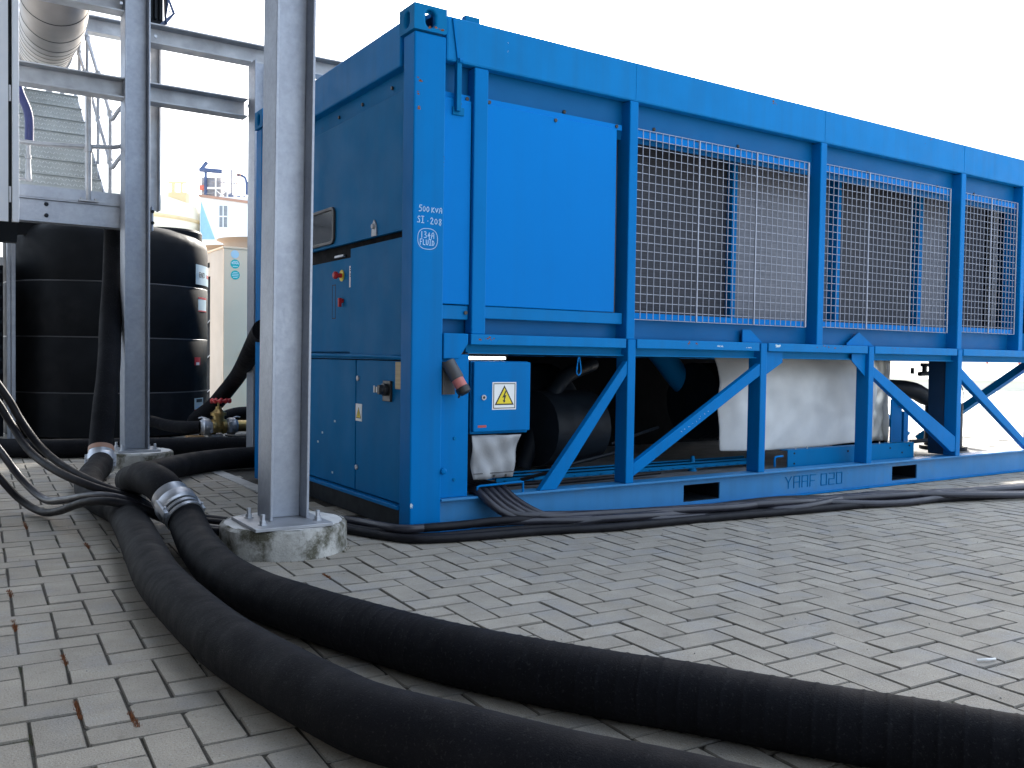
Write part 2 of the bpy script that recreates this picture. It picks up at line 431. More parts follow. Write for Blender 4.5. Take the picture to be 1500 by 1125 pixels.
for _ in range(60):
    i = rw.randint(-5, 14); j = rw.randint(-6, 26); lx, ly = i*U, j*U
    joint_line(ms, OX+lx*cR-ly*sR, OY+lx*sR+ly*cR, rw.uniform(.05, .2), rw, .006, 70)
for a in range(70):
    t = 2*PI*a/70; clump(ms, -.59+.29*math.cos(t), .1+.29*math.sin(t), .012, 5, .016, rw)
solo('joint_moss', ms, MOSS, (0, 0, 0), 'dark green moss growing in the paving joints and round the pad', 'moss', kind='stuff')
gr = MB()
for _ in range(520):
    x, y = rw.uniform(-2.6, 4.5), rw.uniform(-3, 1.5)
    if x > 0 and y > -.2: continue
    r = rw.uniform(.001, .0032); gr.rev([(0, r*.5), (r*.6, r), (r*1.3, r*.5)], (x, y, -.0005), (rw.uniform(-.3, .3), 0, 1), 6)
solo('loose_grit', gr, PEBB, (0, 0, 0), 'small crumbs of grit scattered over the grey paving', 'grit', kind='stuff')
lt = MB().tube(spline([(.655, -2.445, .004), (.68, -2.462, .007), (.715, -2.468, .004)], .006), lambda i: .004, 8)
solo('plastic_scrap', lt, WHITEP, (.68, -2.46, 0), 'small curved white plastic scrap lying on the paving at right', 'litter', smooth=True)

# ================================================================== BLUE CONTAINER
LX, WY, HT = 6.058, 2.438, 2.571
C = thing('chiller_container', (0, 0, 0), 'big blue steel framed chiller container with mesh guards and open truss base', 'container')
# corner posts
def post(x0, x1, y0, y1):
    return part('corner_post', MB().box(x0, x1, y0, y1, .005, HT-.125), BLUE, C, bevel=.008)
post(.004, .176, .004, .125); post(LX-.176, LX-.004, .004, .125); post(.004, .176, WY-.125, WY-.004); post(LX-.176, LX-.004, WY-.125, WY-.004)
# corner castings with oval holes
def casting(x, y, sx, sy):
    mb = bpy.data.meshes.new('corner_casting')
    bm = bmesh.new()
    X0, X1 = (0, .178) if sx > 0 else (-.178, 0); Y0, Y1 = (0, .162) if sy > 0 else (-.162, 0); Z0, Z1 = HT-.118, HT+.004
    def wall(c, ex, ey, hx, hy, rx, ry, depth):
        # plate with stadium hole; c centre, ex, ey unit, depth vector inward
        nseg = 24; inner = []; outer = []
        for i in range(nseg):
            a = 2*PI*i/nseg + PI/nseg; ca, sa = math.cos(a), math.sin(a)
            inner.append((rx*ca, (ry-rx)*(1 if sa > 0 else -1)+rx*sa))
            s = min(hx/abs(ca) if abs(ca) > 1e-6 else 1e9, hy/abs(sa) if abs(sa) > 1e-6 else 1e9); outer.append((s*ca, s*sa))
        # snap the outer ring to corners
        for cx, cy in ((hx, hy), (-hx, hy), (-hx, -hy), (hx, -hy)):
            kk = min(range(nseg), key=lambda q: (outer[q][0]-cx)**2+(outer[q][1]-cy)**2); outer[kk] = (cx, cy)
        for off in (0,):
            vi = [bm.verts.new(c+ex*p+ey*q) for p, q in inner]; vo = [bm.verts.new(c+ex*p+ey*q) for p, q in outer]
            vb = [bm.verts.new(c+ex*p+ey*q+depth) for p, q in inner]
            for i in range(nseg):
                j = (i+1) % nseg
                bm.faces.new((vo[i], vo[j], vi[j], vi[i])); bm.faces.new((vi[i], vi[j], vb[j], vb[i]))
    V = Vector; zc = (Z0+Z1)/2; xc = x+(X0+X1)/2; yc = y+(Y0+Y1)/2
    yo = y+(Y0 if sy > 0 else Y1); xo = x+(X0 if sx > 0 else X1)
    wall(V((xc, yo, zc)), V((1, 0, 0)), V((0, 0, 1)), .089, (Z1-Z0)/2, .026, .042, V((0, .03*sy, 0)))
    wall(V((xo, yc, zc)), V((0, 1, 0)), V((0, 0, 1)), .081, (Z1-Z0)/2, .024, .038, V((.03*sx, 0, 0)))
    wall(V((xc, yc, Z1)), V((1, 0, 0)), V((0, 1, 0)), .089, .081, .031, .05, V((0, 0, -.03)))
    for q in (((x+X0, x+X1), None),):
        b0 = [bm.verts.new((a, b, Z0)) for a, b in ((x+X0, y+Y0), (x+X1, y+Y0), (x+X1, y+Y1), (x+X0, y+Y1))]; bm.faces.new(b0)
        yi = y+(Y1 if sy > 0 else Y0); xi = x+(X1 if sx > 0 else X0)
        f1 = [bm.verts.new(p) for p in ((x+X0, yi, Z0), (x+X1, yi, Z0), (x+X1, yi, Z1), (x+X0, yi, Z1))]; bm.faces.new(f1)
        f2 = [bm.verts.new(p) for p in ((xi, y+Y0, Z0), (xi, y+Y1, Z0), (xi, y+Y1, Z1), (xi, y+Y0, Z1))]; bm.faces.new(f2)
    bmesh.ops.remove_doubles(bm, verts=bm.verts, dist=.0005)
    bmesh.ops.recalc_face_normals(bm, faces=bm.faces)
    bm.to_mesh(mb); bm.free(); mb.materials.append(BLUED)
    o = bpy.data.objects.new('corner_casting', mb); COL.objects.link(o); o.parent = C
    md = o.modifiers.new('bevel', 'BEVEL'); md.width = .012; md.segments = 3; md.limit_method = 'ANGLE'; md.angle_limit = R(60)
    return o
for x, sx in ((-.004, 1), (LX+.004, -1)):
    for y, sy in ((-.004, 1), (WY+.004, -1)): casting(x, y, sx, sy)
# top rails
part('top_rail', MB().box(.178, LX-.178, .006, .066, 2.338, 2.556), BLUE2, C, bevel=.01)
part('top_rail', MB().box(.178, LX-.178, WY-.066, WY-.006, 2.338, 2.556), BLUE2, C, bevel=.01)
part('end_rail', MB().box(.006, .07, .163, WY-.163, 2.316, 2.535), BLUE2, C, bevel=.01)
part('end_rail', MB().box(LX-.07, LX-.006, .163, WY-.163, 2.316, 2.535), BLUE2, C, bevel=.01)
part('shade_roof', MB().box(.068, LX-.068, .068, WY-.068, 2.40, 2.43), DARKM, C)  # unseen roof, added to keep the interior dark
# recess lip under the top rail (angled flashing) with bolt heads
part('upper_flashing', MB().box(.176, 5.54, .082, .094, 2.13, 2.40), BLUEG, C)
bt = MB()
for x in (.55, .95, 1.2, 1.6, 1.95, 2.3, 2.65, 3.3, 3.6, 3.9, 4.2, 4.45, 4.95, 5.3):
    bt.rev([(0, .011), (.006, .011), (.009, .006)], (x, .082, 2.215+.012*math.sin(x*9)), (0, -1, 0), 8)
part('flashing_bolt', bt, BLACKP, C, kind='stuff')
# uprights of the upper long side (front) and of the far side
def upright(x0, x1, z0=1.0, z1=2.338, y0=.006, d=.11):
    return part('upright', MB().box(x0, x1, y0, y0+d, z0, z1), BLUE, C, bevel=.006)
upright(.343, .425, 1.003, 2.335, .010, .07)
for xr in (1.418, 3.068, 4.715, 5.60): upright(xr-.062, xr)
for xr in (1.418, 3.068, 4.715, 5.60): part('upright', MB().box(xr-.062, xr, WY-.116, WY-.006, .905, 2.338), BLUED, C)
# solid panels near the corner
part('side_panel', MB().box(.178, .338, .030, .046, 1.150, 2.168), EDGEB, C, bevel=.004)
p2 = MB().box(.430, 1.285, .034, .052, 1.150, 2.172)
part('side_panel', p2, EDGEB, C, bevel=.004)
part('panel_flange', MB().box(.430, 1.330, .046, .058, 2.172, 2.202), EDGEB, C)
part('panel_flange', MB().box(.178, .34, .046, .058, 2.168, 2.198), EDGEB, C)
part('panel_rail', MB().box(.430, 1.352, .040, .07, 1.085, 1.148), BLUE2, C, bevel=.004)
part('panel_rail', MB().box(.178, .338, .040, .07, 1.075, 1.146), BLUE2, C, bevel=.004)
ph = MB()
for x, z in ((.45, 2.185), (.86, 2.155), (1.29, 2.19), (.32, 2.18), (.27, 2.145), (.32, 1.11)): ph.rev([(0, .010), (.006, .010)], (x, .046 if z > 2.17 else .034, z), (0, -1, 0), 8)
part('panel_bolt', ph, BLACKP, C, kind='stuff')
part('lift_hook', MB().box(.235, .262, -.002, .028, 2.10, 2.35).box(.225, .292, .020, .029, 2.085, 2.125), BLUED, C, bevel=.003)
part('lift_bar', MB().bar((.212, .002, 2.545), (.242, .002, 2.345), .010, .010).rev([(0, .012), (.02, .012)], (.242, -.004, 2.345), (1, 0, 0), 8), BLUE, C)
part('roof_lug', MB().box(.29, .375, .02, .06, 2.55, 2.585), BLUED, C, bevel=.004)
# lower sill strip and the girder the panels stand on
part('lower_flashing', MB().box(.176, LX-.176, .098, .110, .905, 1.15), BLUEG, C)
mr = MB()
for a, b in ((.335, 1.352), (1.432, 2.448), (2.532, 3.548), (3.632, 4.650), (4.735, 5.88)):
    part('mid_rail', MB().box(a, b, .000, .062, .950, 1.003), BLUE2, C, bevel=.004)
part('mid_rail_web', MB().box(.34, LX-.18, .060, .068, .913, .950), BLUED, C)
part('mid_rail_lip', MB().box(.34, LX-.18, .040, .0695, .905, .913), BLUED, C)
part('bracket_plate', MB().prism([(.178, 1.004), (.318, 1.004), (.318, .955), (.265, .878), (.178, .878)], 'y', -.002, .05), BLUE, C, bevel=.004)
# truss posts and braces of the lower long side
for xr in (1.425, 2.522, 3.625, 4.725):
    part('truss_post', MB().box(xr-.058, xr, .002, .105, .180, 1.0), BLUE, C, bevel=.005)
    part('truss_post', MB().box(xr-.058, xr, WY-.105, WY-.002, .180, 1.0), BLUED, C)
def brace(pts, y0=.006, y1=.046, mm=BLUE): return part('diagonal_brace', MB().prism(pts, 'y', y0, y1), mm, C, bevel=.004)
brace([(1.366, .880), (1.366, .800), (.885, .181), (.775, .181)])
brace([(2.463, .873), (2.463, .795), (1.426, .218), (1.426, .292)])
brace([(3.626, .862), (3.626, .785), (4.612, .215), (4.666, .215), (4.666, .328)])
brace([(4.726, .855), (4.726, .765), (5.72, .185), (5.83, .185)])
brace([(3.626, .865), (3.626, .775), (4.60, .205), (4.666, .335)], WY-.062, WY-.006, BLUED)
part('end_brace', MB().bar((LX-.06, .15, .90), (LX-.06, 1.15, -.02+.19), .06, .085, (1, 0, 0)), BLUED, C)
part('end_brace', MB().bar((LX-.06, WY-.15, .90), (LX-.06, 1.29, .19), .06, .085, (1, 0, 0)), BLUED, C)
# gussets
part('gusset', MB().prism([(2.36, 1.085), (2.43, 1.085), (2.545, 1.006), (2.36, 1.006)], 'y', .063, .072), BLUE, C)
part('gusset', MB().prism([(3.40, 1.02), (3.53, 1.10), (3.70, 1.006), (3.40, 1.006)], 'y', .063, .072), BLUE, C)
part('gusset', MB().prism([(2.524, .946), (2.70, .946), (2.70, .880), (2.524, .790)], 'y', .030, .038), BLUE, C)
part('gusset', MB().prism([(3.565, .946), (3.415, .946), (3.415, .900), (3.565, .790)], 'y', .030, .038), BLUE, C)
# cross frame plate behind the fourth truss post
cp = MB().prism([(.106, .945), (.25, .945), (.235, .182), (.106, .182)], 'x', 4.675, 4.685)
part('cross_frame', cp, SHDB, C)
# bottom side beam: flanges, web and fork pockets
yw = .045
wb_ = MB()
for a, b in ((.178, 1.86), (2.165, 3.93), (4.235, LX-.178)): wb_.box(a, b, yw, yw+.008, .012, .168)
for a in (1.86, 3.93):
    wb_.box(a, a+.305, yw, yw+.008, .135, .168).box(a, a+.305, yw, yw+.008, .012, .032)
part('beam_web', wb_, BLUEW, C)
part('beam_top_flange', MB().box(.178, LX-.178, .001, .11, .168, .180), BLUEW, C, bevel=.002)
part('beam_bottom_flange', MB().box(.178, LX-.178, .006, .075, .004, .012), BLUE2, C)
for a in (1.86, 3.93):
    part('fork_pocket', MB().box(a+.002, a+.303, yw+.01, WY-.06, .034, .038).box(a+.002, a+.303, yw+.01, WY-.06, .130, .134).box(a-.002, a+.002, yw+.01, WY-.06, .034, .134).box(a+.303, a+.307, yw+.01, WY-.06, .034, .134).box(a, a+.305, .6, .61, .034, .134), DARKM, C)
part('far_beam', MB().box(.178, LX-.178, WY-.09, WY-.01, .012, .18), BLUED, C)
part('base_deck', MB().box(.07, LX-.07, .112, WY-.092, .140, .152), DUST, C)
# stamped number on the beam web, drawn as weld bead strokes
def seg_text(s, h, wd_, gap):
    G_ = {'Y': [[(0, 1), (.5, .5), (1, 1)], [(.5, .5), (.5, 0)]], 'A': [[(0, 0), (0, 1), (1, 1), (1, 0)], [(0, .5), (1, .5)]],
          'F': [[(0, 0), (0, 1), (1, 1)], [(0, .5), (.8, .5)]], '0': [[(0, 0), (0, 1), (1, 1), (1, 0), (0, 0)]], '2': [[(0, 1), (1, 1), (1, .5), (0, .5), (0, 0), (1, 0)]], ' ': []}
    out = []; x = 0
    for ch in s:
        if ch == ' ': x += gap*1.2; continue
        out += [[(x+a*wd_, b*h) for a, b in ln] for ln in G_[ch]]; x += wd_+gap
    return out
for i_, ch_ in enumerate('YAAF 020'):
    if ch_ != ' ': part('stamped_letter', MB().strokes(seg_text(ch_, .075, .056, 0), (2.775+i_*.082-(.05 if i_ > 4 else 0), yw-.0005, .052), (1, 0, 0), (0, 0, 1), .006, .003), BLUED, C)
# hand written marks on the corner post
def hand(s, h, wd_, gap):
    G_ = {'5': [[(.9, 1), (.25, 1), (.15, .6), (.6, .65), (.85, .35), (.6, .02), (.05, .05)]], '0': [[(.5, .85), (.15, .6), (.15, .25), (.5, .02), (.85, .3), (.8, .65), (.5, .85)]],
          'K': [[(.15, .85), (.12, 0)], [(.8, .85), (.15, .4), (.85, .05)]], 'v': [[(.1, .75), (.45, .05), (.85, .8)]], 'A': [[(.05, .0), (.25, .75), (.6, .95), (.85, .7), (.85, 0)], [(.15, .42), (.85, .42)]],
          'S': [[(.9, .9), (.5, 1), (.15, .75), (.8, .4), (.7, .05), (.05, .05)]], 'I': [[(.1, 1), (.9, 1)], [(.5, 1), (.5, 0)], [(.1, 0), (.9, 0)]], '.': [[(.45, .38), (.55, .42)]],
          '2': [[(.1, .75), (.45, 1), (.8, .75), (.1, .02), (.9, 0)]], '8': [[(.85, .75), (.5, .9), (.2, .7), (.8, .25), (.55, -.15), (.2, .1), (.85, .75)]],
          '1': [[(.5, 1), (.5, 0)]], '3': [[(.1, .95), (.6, 1), (.7, .75), (.3, .55), (.8, .4), (.7, .05), (.1, .05)]], '4': [[(.85, .45), (.1, .3), (.6, .9), (.55, -.1)]],
          'F': [[(.15, 0), (.15, .95), (.9, 1)], [(.15, .5), (.7, .55)]], 'L': [[(.15, .9), (.15, .05), (.85, 0)]], 'U': [[(.1, .9), (.2, .1), (.6, .02), (.85, .3), (.85, .9)]], 'D': [[(.15, 0), (.15, .8), (.6, .75), (.85, .4), (.6, .05), (.15, 0)]], ' ': []}
    out = []; x = 0
    for ch in s:
        out += [[(x+a*wd_, b*h) for a, b in ln] for ln in G_[ch]]; x += wd_+gap
    return out
hw = []
X3, Z3 = (1, 0, 0), (0, 0, 1)
part('handwritten_mark', MB().strokes(hand('500', .030, .017, .003), (.035, .0038, 1.588), X3, (.03, 0, 1), .0034, .0006), CHALK, C, kind='stuff')
part('handwritten_mark', MB().strokes(hand('KvA', .028, .018, .003), (.103, .0038, 1.588), X3, (.03, 0, 1), .0034, .0006), CHALK, C, kind='stuff')
part('handwritten_mark', MB().strokes(hand('SI', .031, .017, .004), (.027, .0038, 1.534), X3, Z3, .0034, .0006), CHALK, C, kind='stuff')
part('handwritten_mark', MB().strokes(hand('.208', .031, .019, .0035), (.075, .0038, 1.532), X3, Z3, .0034, .0006), CHALK, C, kind='stuff')
part('handwritten_mark', MB().strokes(hand('134A', .030, .017, .003), (.044, .0038, 1.462), X3, Z3, .0034, .0006), CHALK, C, kind='stuff')
part('handwritten_mark', MB().strokes(hand('FLUID', .028, .0145, .002), (.042, .0038, 1.428), X3, Z3, .0034, .0006), CHALK, C, kind='stuff')
circ = [(.085+.054*math.copysign(abs(math.cos(a))**.75, math.cos(a)), 1.458+.05*math.copysign(abs(math.sin(a))**.8, math.sin(a))) for a in [2*PI*i/36 for i in range(37)]]
part('handwritten_ring', MB().strokes([circ], (0, .0038, 0), X3, Z3, .003, .0006), CHALK, C, kind='stuff')

# rust patches, chips and a paint run on the rails
rp = random.Random(9)
def patch(name, cx, cz, w_, h_, y, m_, nn=7):
    mb = MB()
    for _ in range(nn):
        px_, pz_ = cx+rp.uniform(-w_/2, w_/2), cz+rp.uniform(-h_/2, h_/2); r_ = rp.uniform(.15, .42)*min(h_, w_, .02)
        pts = [(px_+r_*rp.uniform(.5, 1.6)*math.cos(a), pz_+r_*rp.uniform(.5, 1.)*math.sin(a)) for a in [2*PI*q/9 for q in range(9)]]
        yy = y-rp.uniform(.0003, .0009); mb.add([(a, yy, b) for a, b in pts], [tuple(range(9))])
    part(name, mb, m_, C, kind='stuff')
patch('rust_patch', 3.16, .990, .36, .016, 0, RUSTP, 16); patch('rust_patch', 1.86, .990, .09, .018, 0, RUSTP, 8); patch('rust_patch', 4.05, .993, .45, .010, 0, RUSTP, 10); patch('rust_patch', .42, .985, .10, .02, 0, RUSTP, 6)
patch('rust_patch', 2.55, 2.52, .06, .02, .006, RUSTP, 4); patch('rust_patch', 4.25, 2.535, .06, .012, .006, RUSTP, 4); patch('rust_patch', .09, HT-.10, .12, .016, -.004, RUSTP, 8); patch('rust_patch', .03, 2.15, .02, .15, .004, RUSTP, 6); patch('rust_patch', .172, 1.85, .006, .12, .004, BLACKP, 4)
for q in range(9): patch('paint_chip', 1.80+.027*q+rp.uniform(-.01, .01), .462+.0146*q, .012, .006, .006, PALEB, 2); patch('paint_chip', 2.1, .975, .05, .008, 0, PALEB, 4); patch('paint_chip', 2.35, .97, .05, .006, 0, PALEB, 3); patch('paint_chip', 2.62, .985, .04, .014, 0, PALEB, 4); patch('paint_chip', .012, .16, .01, .02, .004, PALEB, 3)
patch('paint_run', .535, 2.46, .004, .10, .006, PALEB, 7)
for x in (1.395, 3.04, 4.68): part('weld_seam', MB().box(x, x+.005, .0045, .007, 2.345, 2.55), BLUE2, C)
# wire guards
def guard(x0, x1, z0, z1, seams):
    mb = MB(); yf = .028; r = .0017
    nx = int(round((x1-x0)/.0492)); nz = int(round((z1-z0)/.0492))
    for i in range(nx+1):
        x = x0+(x1-x0)*i/nx; mb.box(x-r, x+r, yf-r, yf+r, z0, z1)
    for j in range(nz+1):
        z = z0+(z1-z0)*j/nz; mb.box(x0, x1, yf+r, yf+3*r, z-r, z+r)
    for s in seams: mb.box(s-.0045, s+.0045, yf-.003, yf+.005, z0, z1)
    part('wire_guard', mb, WIREM, C, kind='stuff')
    part('guard_frame', MB().box(x0+.002, x1-.002, .044, .06, z1-.045, z1-.006), EDGEB, C); part('guard_frame', MB().box(x0+.002, x1-.002, .044, .06, z0+.004, z0+.038), EDGEB, C)
guard(1.424, 2.918, 1.116, 2.196, (1.92, 2.42, 2.91))
guard(3.074, 4.55, 1.122, 2.21, (3.56, 4.06, 4.545))
guard(4.722, 5.505, 1.135, 2.203, (5.12, 5.50))
# finned coils in zigzag behind the guards
def coil(name, a, b, m_): return part(name, MB().prism([(a[0], a[1]), (b[0], b[1]), (b[0], b[1]+.05), (a[0], a[1]+.05)], 'z', 1.155, 2.32), m_, C)
coil('coil_panel', (1.30, .34), (2.53, .38), COILD); coil('coil_panel', (2.575, .36), (3.60, .40), COILL)
coil('coil_panel', (3.67, .37), (4.62, .38), COILD); coil('coil_panel', (4.69, .37), (5.10, .40), COILL); coil('coil_panel', (5.10, .40), (5.70, .40), COILD)
for x in (2.55, 3.635, 4.655): part('coil_frame', MB().box(x-.022, x+.022, .33, .45, 1.155, 2.32), BLUE, C)
part('coil_frame', MB().box(5.80, 5.87, .38, .44, 1.155, 2.32), GALVD, C)
part('end_bulkhead', MB().box(5.88, LX-.05, .30, .34, 1.155, 2.32), BLUE, C)
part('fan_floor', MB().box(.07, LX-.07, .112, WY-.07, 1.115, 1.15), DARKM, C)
part('end_wall', MB().box(LX-.05, LX-.035, .126, WY-.126, .905, 2.32), BLUED, C)
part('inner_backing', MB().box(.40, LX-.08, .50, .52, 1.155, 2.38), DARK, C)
# underside channels of the upper module
part('upper_floor', MB().box(.07, 5.15, .070, WY-.07, .905, .925), DARKM, C)

# ---- end face (x = 0)
def endbox(name, y0, y1, z0, z1, x0, x1, m_, bevel=.003, parent=C, smooth=False): return part(name, MB().box(x0, x1, y0, y1, z0, z1), m_, parent, bevel=bevel)
part('end_flashing', MB().add([(.02, .126, 2.318), (.02, WY-.126, 2.318), (.055, WY-.126, 2.318), (.055, .126, 2.318), (.062, .126, 2.19), (.062, WY-.126, 2.19)], [(0, 1, 2, 3), (3, 2, 5, 4)]), BLUED, C)
eb = MB()
for y in (.35, .72, 1.05, 1.6): eb.rev([(0, .011), (.007, .009)], (.054, y, 2.26), (-1, 0, -.05), 8)
part('end_bolt', eb, BLACKP, C, kind='stuff')
hatch = endbox('upper_hatch', .127, WY-.127, 1.512, 2.200, .022, .045, BLUED)
# rounded hatch window
def rrect(y0, y1, z0, z1, r, nn=5):
    P = []
    for cy, cz, a0 in ((y1-r, z1-r, 0), (y0+r, z1-r, 90), (y0+r, z0+r, 180), (y1-r, z0+r, 270)):
        for i in range(nn+1):
            a = R(a0+90*i/nn); P.append((cy+r*math.cos(a), cz+r*math.sin(a)))
    return P
def frame_ring(outer, inner, x0, x1):
    mb = MB(); nn = len(outer); vs = [(x0, y, z) for y, z in outer]+[(x0, y, z) for y, z in inner]+[(x1, y, z) for y, z in outer]+[(x1, y, z) for y, z in inner]
    fs = []
    for i in range(nn):
        j = (i+1) % nn; fs += [(i, j, nn+j, nn+i), (2*nn+i, 3*nn+i, 3*nn+j, 2*nn+j), (i, 2*nn+i, 2*nn+j, j), (nn+i, nn+j, 3*nn+j, 3*nn+i)]
    return mb.add(vs, fs)
wf = part('window', frame_ring(rrect(1.015, 1.52, 1.528, 1.742, .04), rrect(1.035, 1.50, 1.546, 1.724, .03), .008, .03), BLACKP, hatch, bevel=.003)
part('window_glass', MB().prism(rrect(1.037, 1.498, 1.548, 1.722, .028), 'x', .015, .020), GLASSD, C)
part('hatch_lock', MB().prism([(.445, 1.515), (.505, 1.515), (.497, 1.575), (.475, 1.60), (.452, 1.575)], 'x', .014, .021).rev([(0, .014), (.012, .012)], (.014, .475, 1.565), (-1, 0, 0), 10), GALVD, C)
part('gap_channel', MB().box(.070, .085, .126, WY-.126, 1.44, 1.62), DARK, C)
endbox('end_skin', .126, WY-.126, .88, 1.45, .085, .095, BLUED)
endbox('control_door', .127, .795, .890, 1.478, .022, .045, BLUED)
cpn = endbox('control_panel', .80, 1.90, .905, 1.440, .058, .072, BLUED)
endbox('panel_handle', .97, 1.10, 1.452, 1.466, .05, .068, ZINC)
es = MB().rev([(0, .033), (.004, .033)], (.058, 1.0, 1.345), (-1, 0, 0), 20)
ep = part('stop_collar', es, YELLOW, cpn)
part('emergency_button', MB().rev([(0, .013), (.03, .013), (.03, .021), (.045, .022), (.052, .014)], (.056, 1.0, 1.345), (-1, 0, 0), 18), RED, C, smooth=True)
part('rotary_button', MB().rev([(0, .013), (.012, .013)], (.058, .985, 1.20), (-1, 0, 0), 14).box(.030, .048, .979, .991, 1.165, 1.215), RED, C)
part('instruction_label', MB().box(.056, .0578, .80, .890, 1.272, 1.392), WHITE, cpn)
lb = MB()
for z in (1.378, 1.366, 1.346, 1.334): lb.box(.0553, .056, .805, .88, z-.003, z+.003)
lb.prism([(.80, 1.318), (.86, 1.274), (.80, 1.274)], 'x', .0552, .056)
part('label_print', lb, BLACK, C)
part('vent_slots', MB().box(.057, .058, 1.14, 1.145, 1.10, 1.30).box(.057, .058, 1.09, 1.095, 1.10, 1.30).box(.057, .058, 1.095, 1.14, 1.10, 1.105).box(.057, .058, 1.095, 1.14, 1.295, 1.30), DARKM, C)
part('end_ledge', MB().tube(spline([(.02, .10, .878), (.015, .5, .884), (.02, .9, .885), (.014, 1.4, .886), (.02, 2.3, .888)], .06), .011, 8).box(.02, .06, .105, WY-.126, .868, .876), BLUED, C, smooth=True)
dl = endbox('cabinet_door', .712, 1.62, .150, .862, .022, .045, BLUED)
dr = endbox('cabinet_door', .128, .700, .150, .862, .022, .045, BLUED)
endbox('door_gap', .126, WY-.126, .146, .866, .05, .06, DARK, 0)
for y, z in ((.672, .763), (.680, .275)): part('door_lock', MB().rev([(0, .014), (.008, .014), (.009, .006)], (.022, y, z), (-1, 0, 0), 12), GALVD, dr)
part('isolator_switch', MB().box(.008, .022, .245, .335, .655, .760).rev([(0, .032), (.02, .032), (.022, .026), (.045, .024)], (.008, .290, .715), (-1, 0, 0), 20).box(-.045, -.03, .262, .318, .700, .730), BLACKP, C, bevel=.002)
part('switch_mark', MB().box(-.0462, -.0452, .286, .294, .702, .728).box(-.0465, -.0455, .315, .325, .70, .735), WHITE, C)
part('paper_tag', MB().box(.017, .0215, .127, .205, .722, .858), TAGP, C)
sg = part('warning_sign', MB().box(.019, .0215, .618, .698, .530, .624), WHITE, dr)
part('warning_triangle', MB().prism([(.625, .545), (.691, .545), (.658, .606)], 'x', .0185, .019), BLACK, C)
part('warning_triangle', MB().prism([(.632, .549), (.684, .549), (.658, .598)], 'x', .0180, .0185), YELLOW, C)
part('triangle_print', MB().bar((.0178, .661, .588), (.0178, .655, .57), .004, .001, (1, 0, 0)).bar((.0178, .655, .573), (.0178, .661, .556), .004, .001, (1, 0, 0)), BLACK, C)
part('end_sill', MB().box(-.006, .09, .126, WY-.126, .122, .142), BLUE2, C, bevel=.003)
part('end_sill_web', MB().box(.05, .06, .126, WY-.126, .006, .122), DARKM, C)
pt = MB()
for y, z in ((1.18, .42), (1.25, .36), (1.02, .20), (.99, .50)): pt.box(.0208, .0219, y, y+.02, z, z+.012)
part('paint_chip', pt, PALEB, dl, kind='stuff')

# ---- front lower corner: plate, plug, electrical box, flap, cable hoop
part('skirt_plate', MB().box(.178, .342, .030, .042, .181, .900), BLUE, C, bevel=.003)
for z in (.478, .271): part('plate_bolt', MB().rev([(0, .010), (.006, .008)], (.263, .030, z), (0, -1, 0), 8), BLUED, C)
part('post_lug', MB().rev([(0, .018), (.012, .016), (.016, .008)], (.186, .004, .32), (0, -1, 0), 10), BLUE, C)
pg = part('plug_housing', MB().box(.182, .252, .012, .03, .70, .862).rev([(0, .034), (.09, .036), (.10, .033)], (.205, .0, .86), (.28, -.42, -.8), 18), GREYP, C, smooth=True)
part('plug_collar', MB().rev([(0, .031), (.045, .031)], Vector((.205, .0, .86))+Vector((.28, -.42, -.8)).normalized()*.10, (.28, -.42, -.8), 18), PINK, pg, smooth=True)
part('plug_cap', MB().rev([(0, .035), (.012, .036), (.03, .034), (.04, .02)], Vector((.205, .0, .86))+Vector((.28, -.42, -.8)).normalized()*.143, (.34, -.3, -.8), 18).bar((.25, -.07, .735), (.235, -.055, .685), .012, .008), BLACKP, C, smooth=True)
ebx = part('electrical_box', MB().box(.362, .716, .045, .25, .492, .868), BLUE, C, bevel=.006)
ed = part('box_door', MB().box(.366, .713, .018, .043, .506, .864), BLUE, ebx, bevel=.005)
bl_ = part('box_lock', MB().rev([(0, .014), (.006, .014)], (.424, .018, .682), (0, -1, 0), 14), GALVD, C); part('keyhole', MB().rev([(0, .007), (.0072, .007)], (.424, .018, .682), (0, -1, 0), 10), BLACK, bl_)
part('red_sticker', MB().box(.392, .442, .0172, .018, .528, .540), REDP, C)
part('hazard_sign', MB().box(.476, .622, .0165, .018, .618, .760), WHITE, C)
hp = MB()
for a, b, c_, d in ((.482, .616, .750, .754), (.482, .616, .624, .628), (.482, .486, .628, .750), (.612, .616, .628, .750)): hp.box(a, b, .0158, .0165, c_, d)
hp.prism([(.490, .642), (.608, .642), (.549, .744)], 'y', .0158, .0165)
part('hazard_triangle', hp, BLACK, C)
part('hazard_triangle', MB().prism([(.502, .649), (.596, .649), (.549, .730)], 'y', .0150, .0158), YELLOW, C)
part('lightning_mark', MB().prism([(.556, .718), (.562, .716), (.550, .692), (.560, .694), (.549, .662), (.5445, .664), (.547, .682), (.536, .680)], 'y', .0143, .015).prism([(.538, .668), (.547, .653), (.556, .664)], 'y', .0143, .015), BLACK, C)
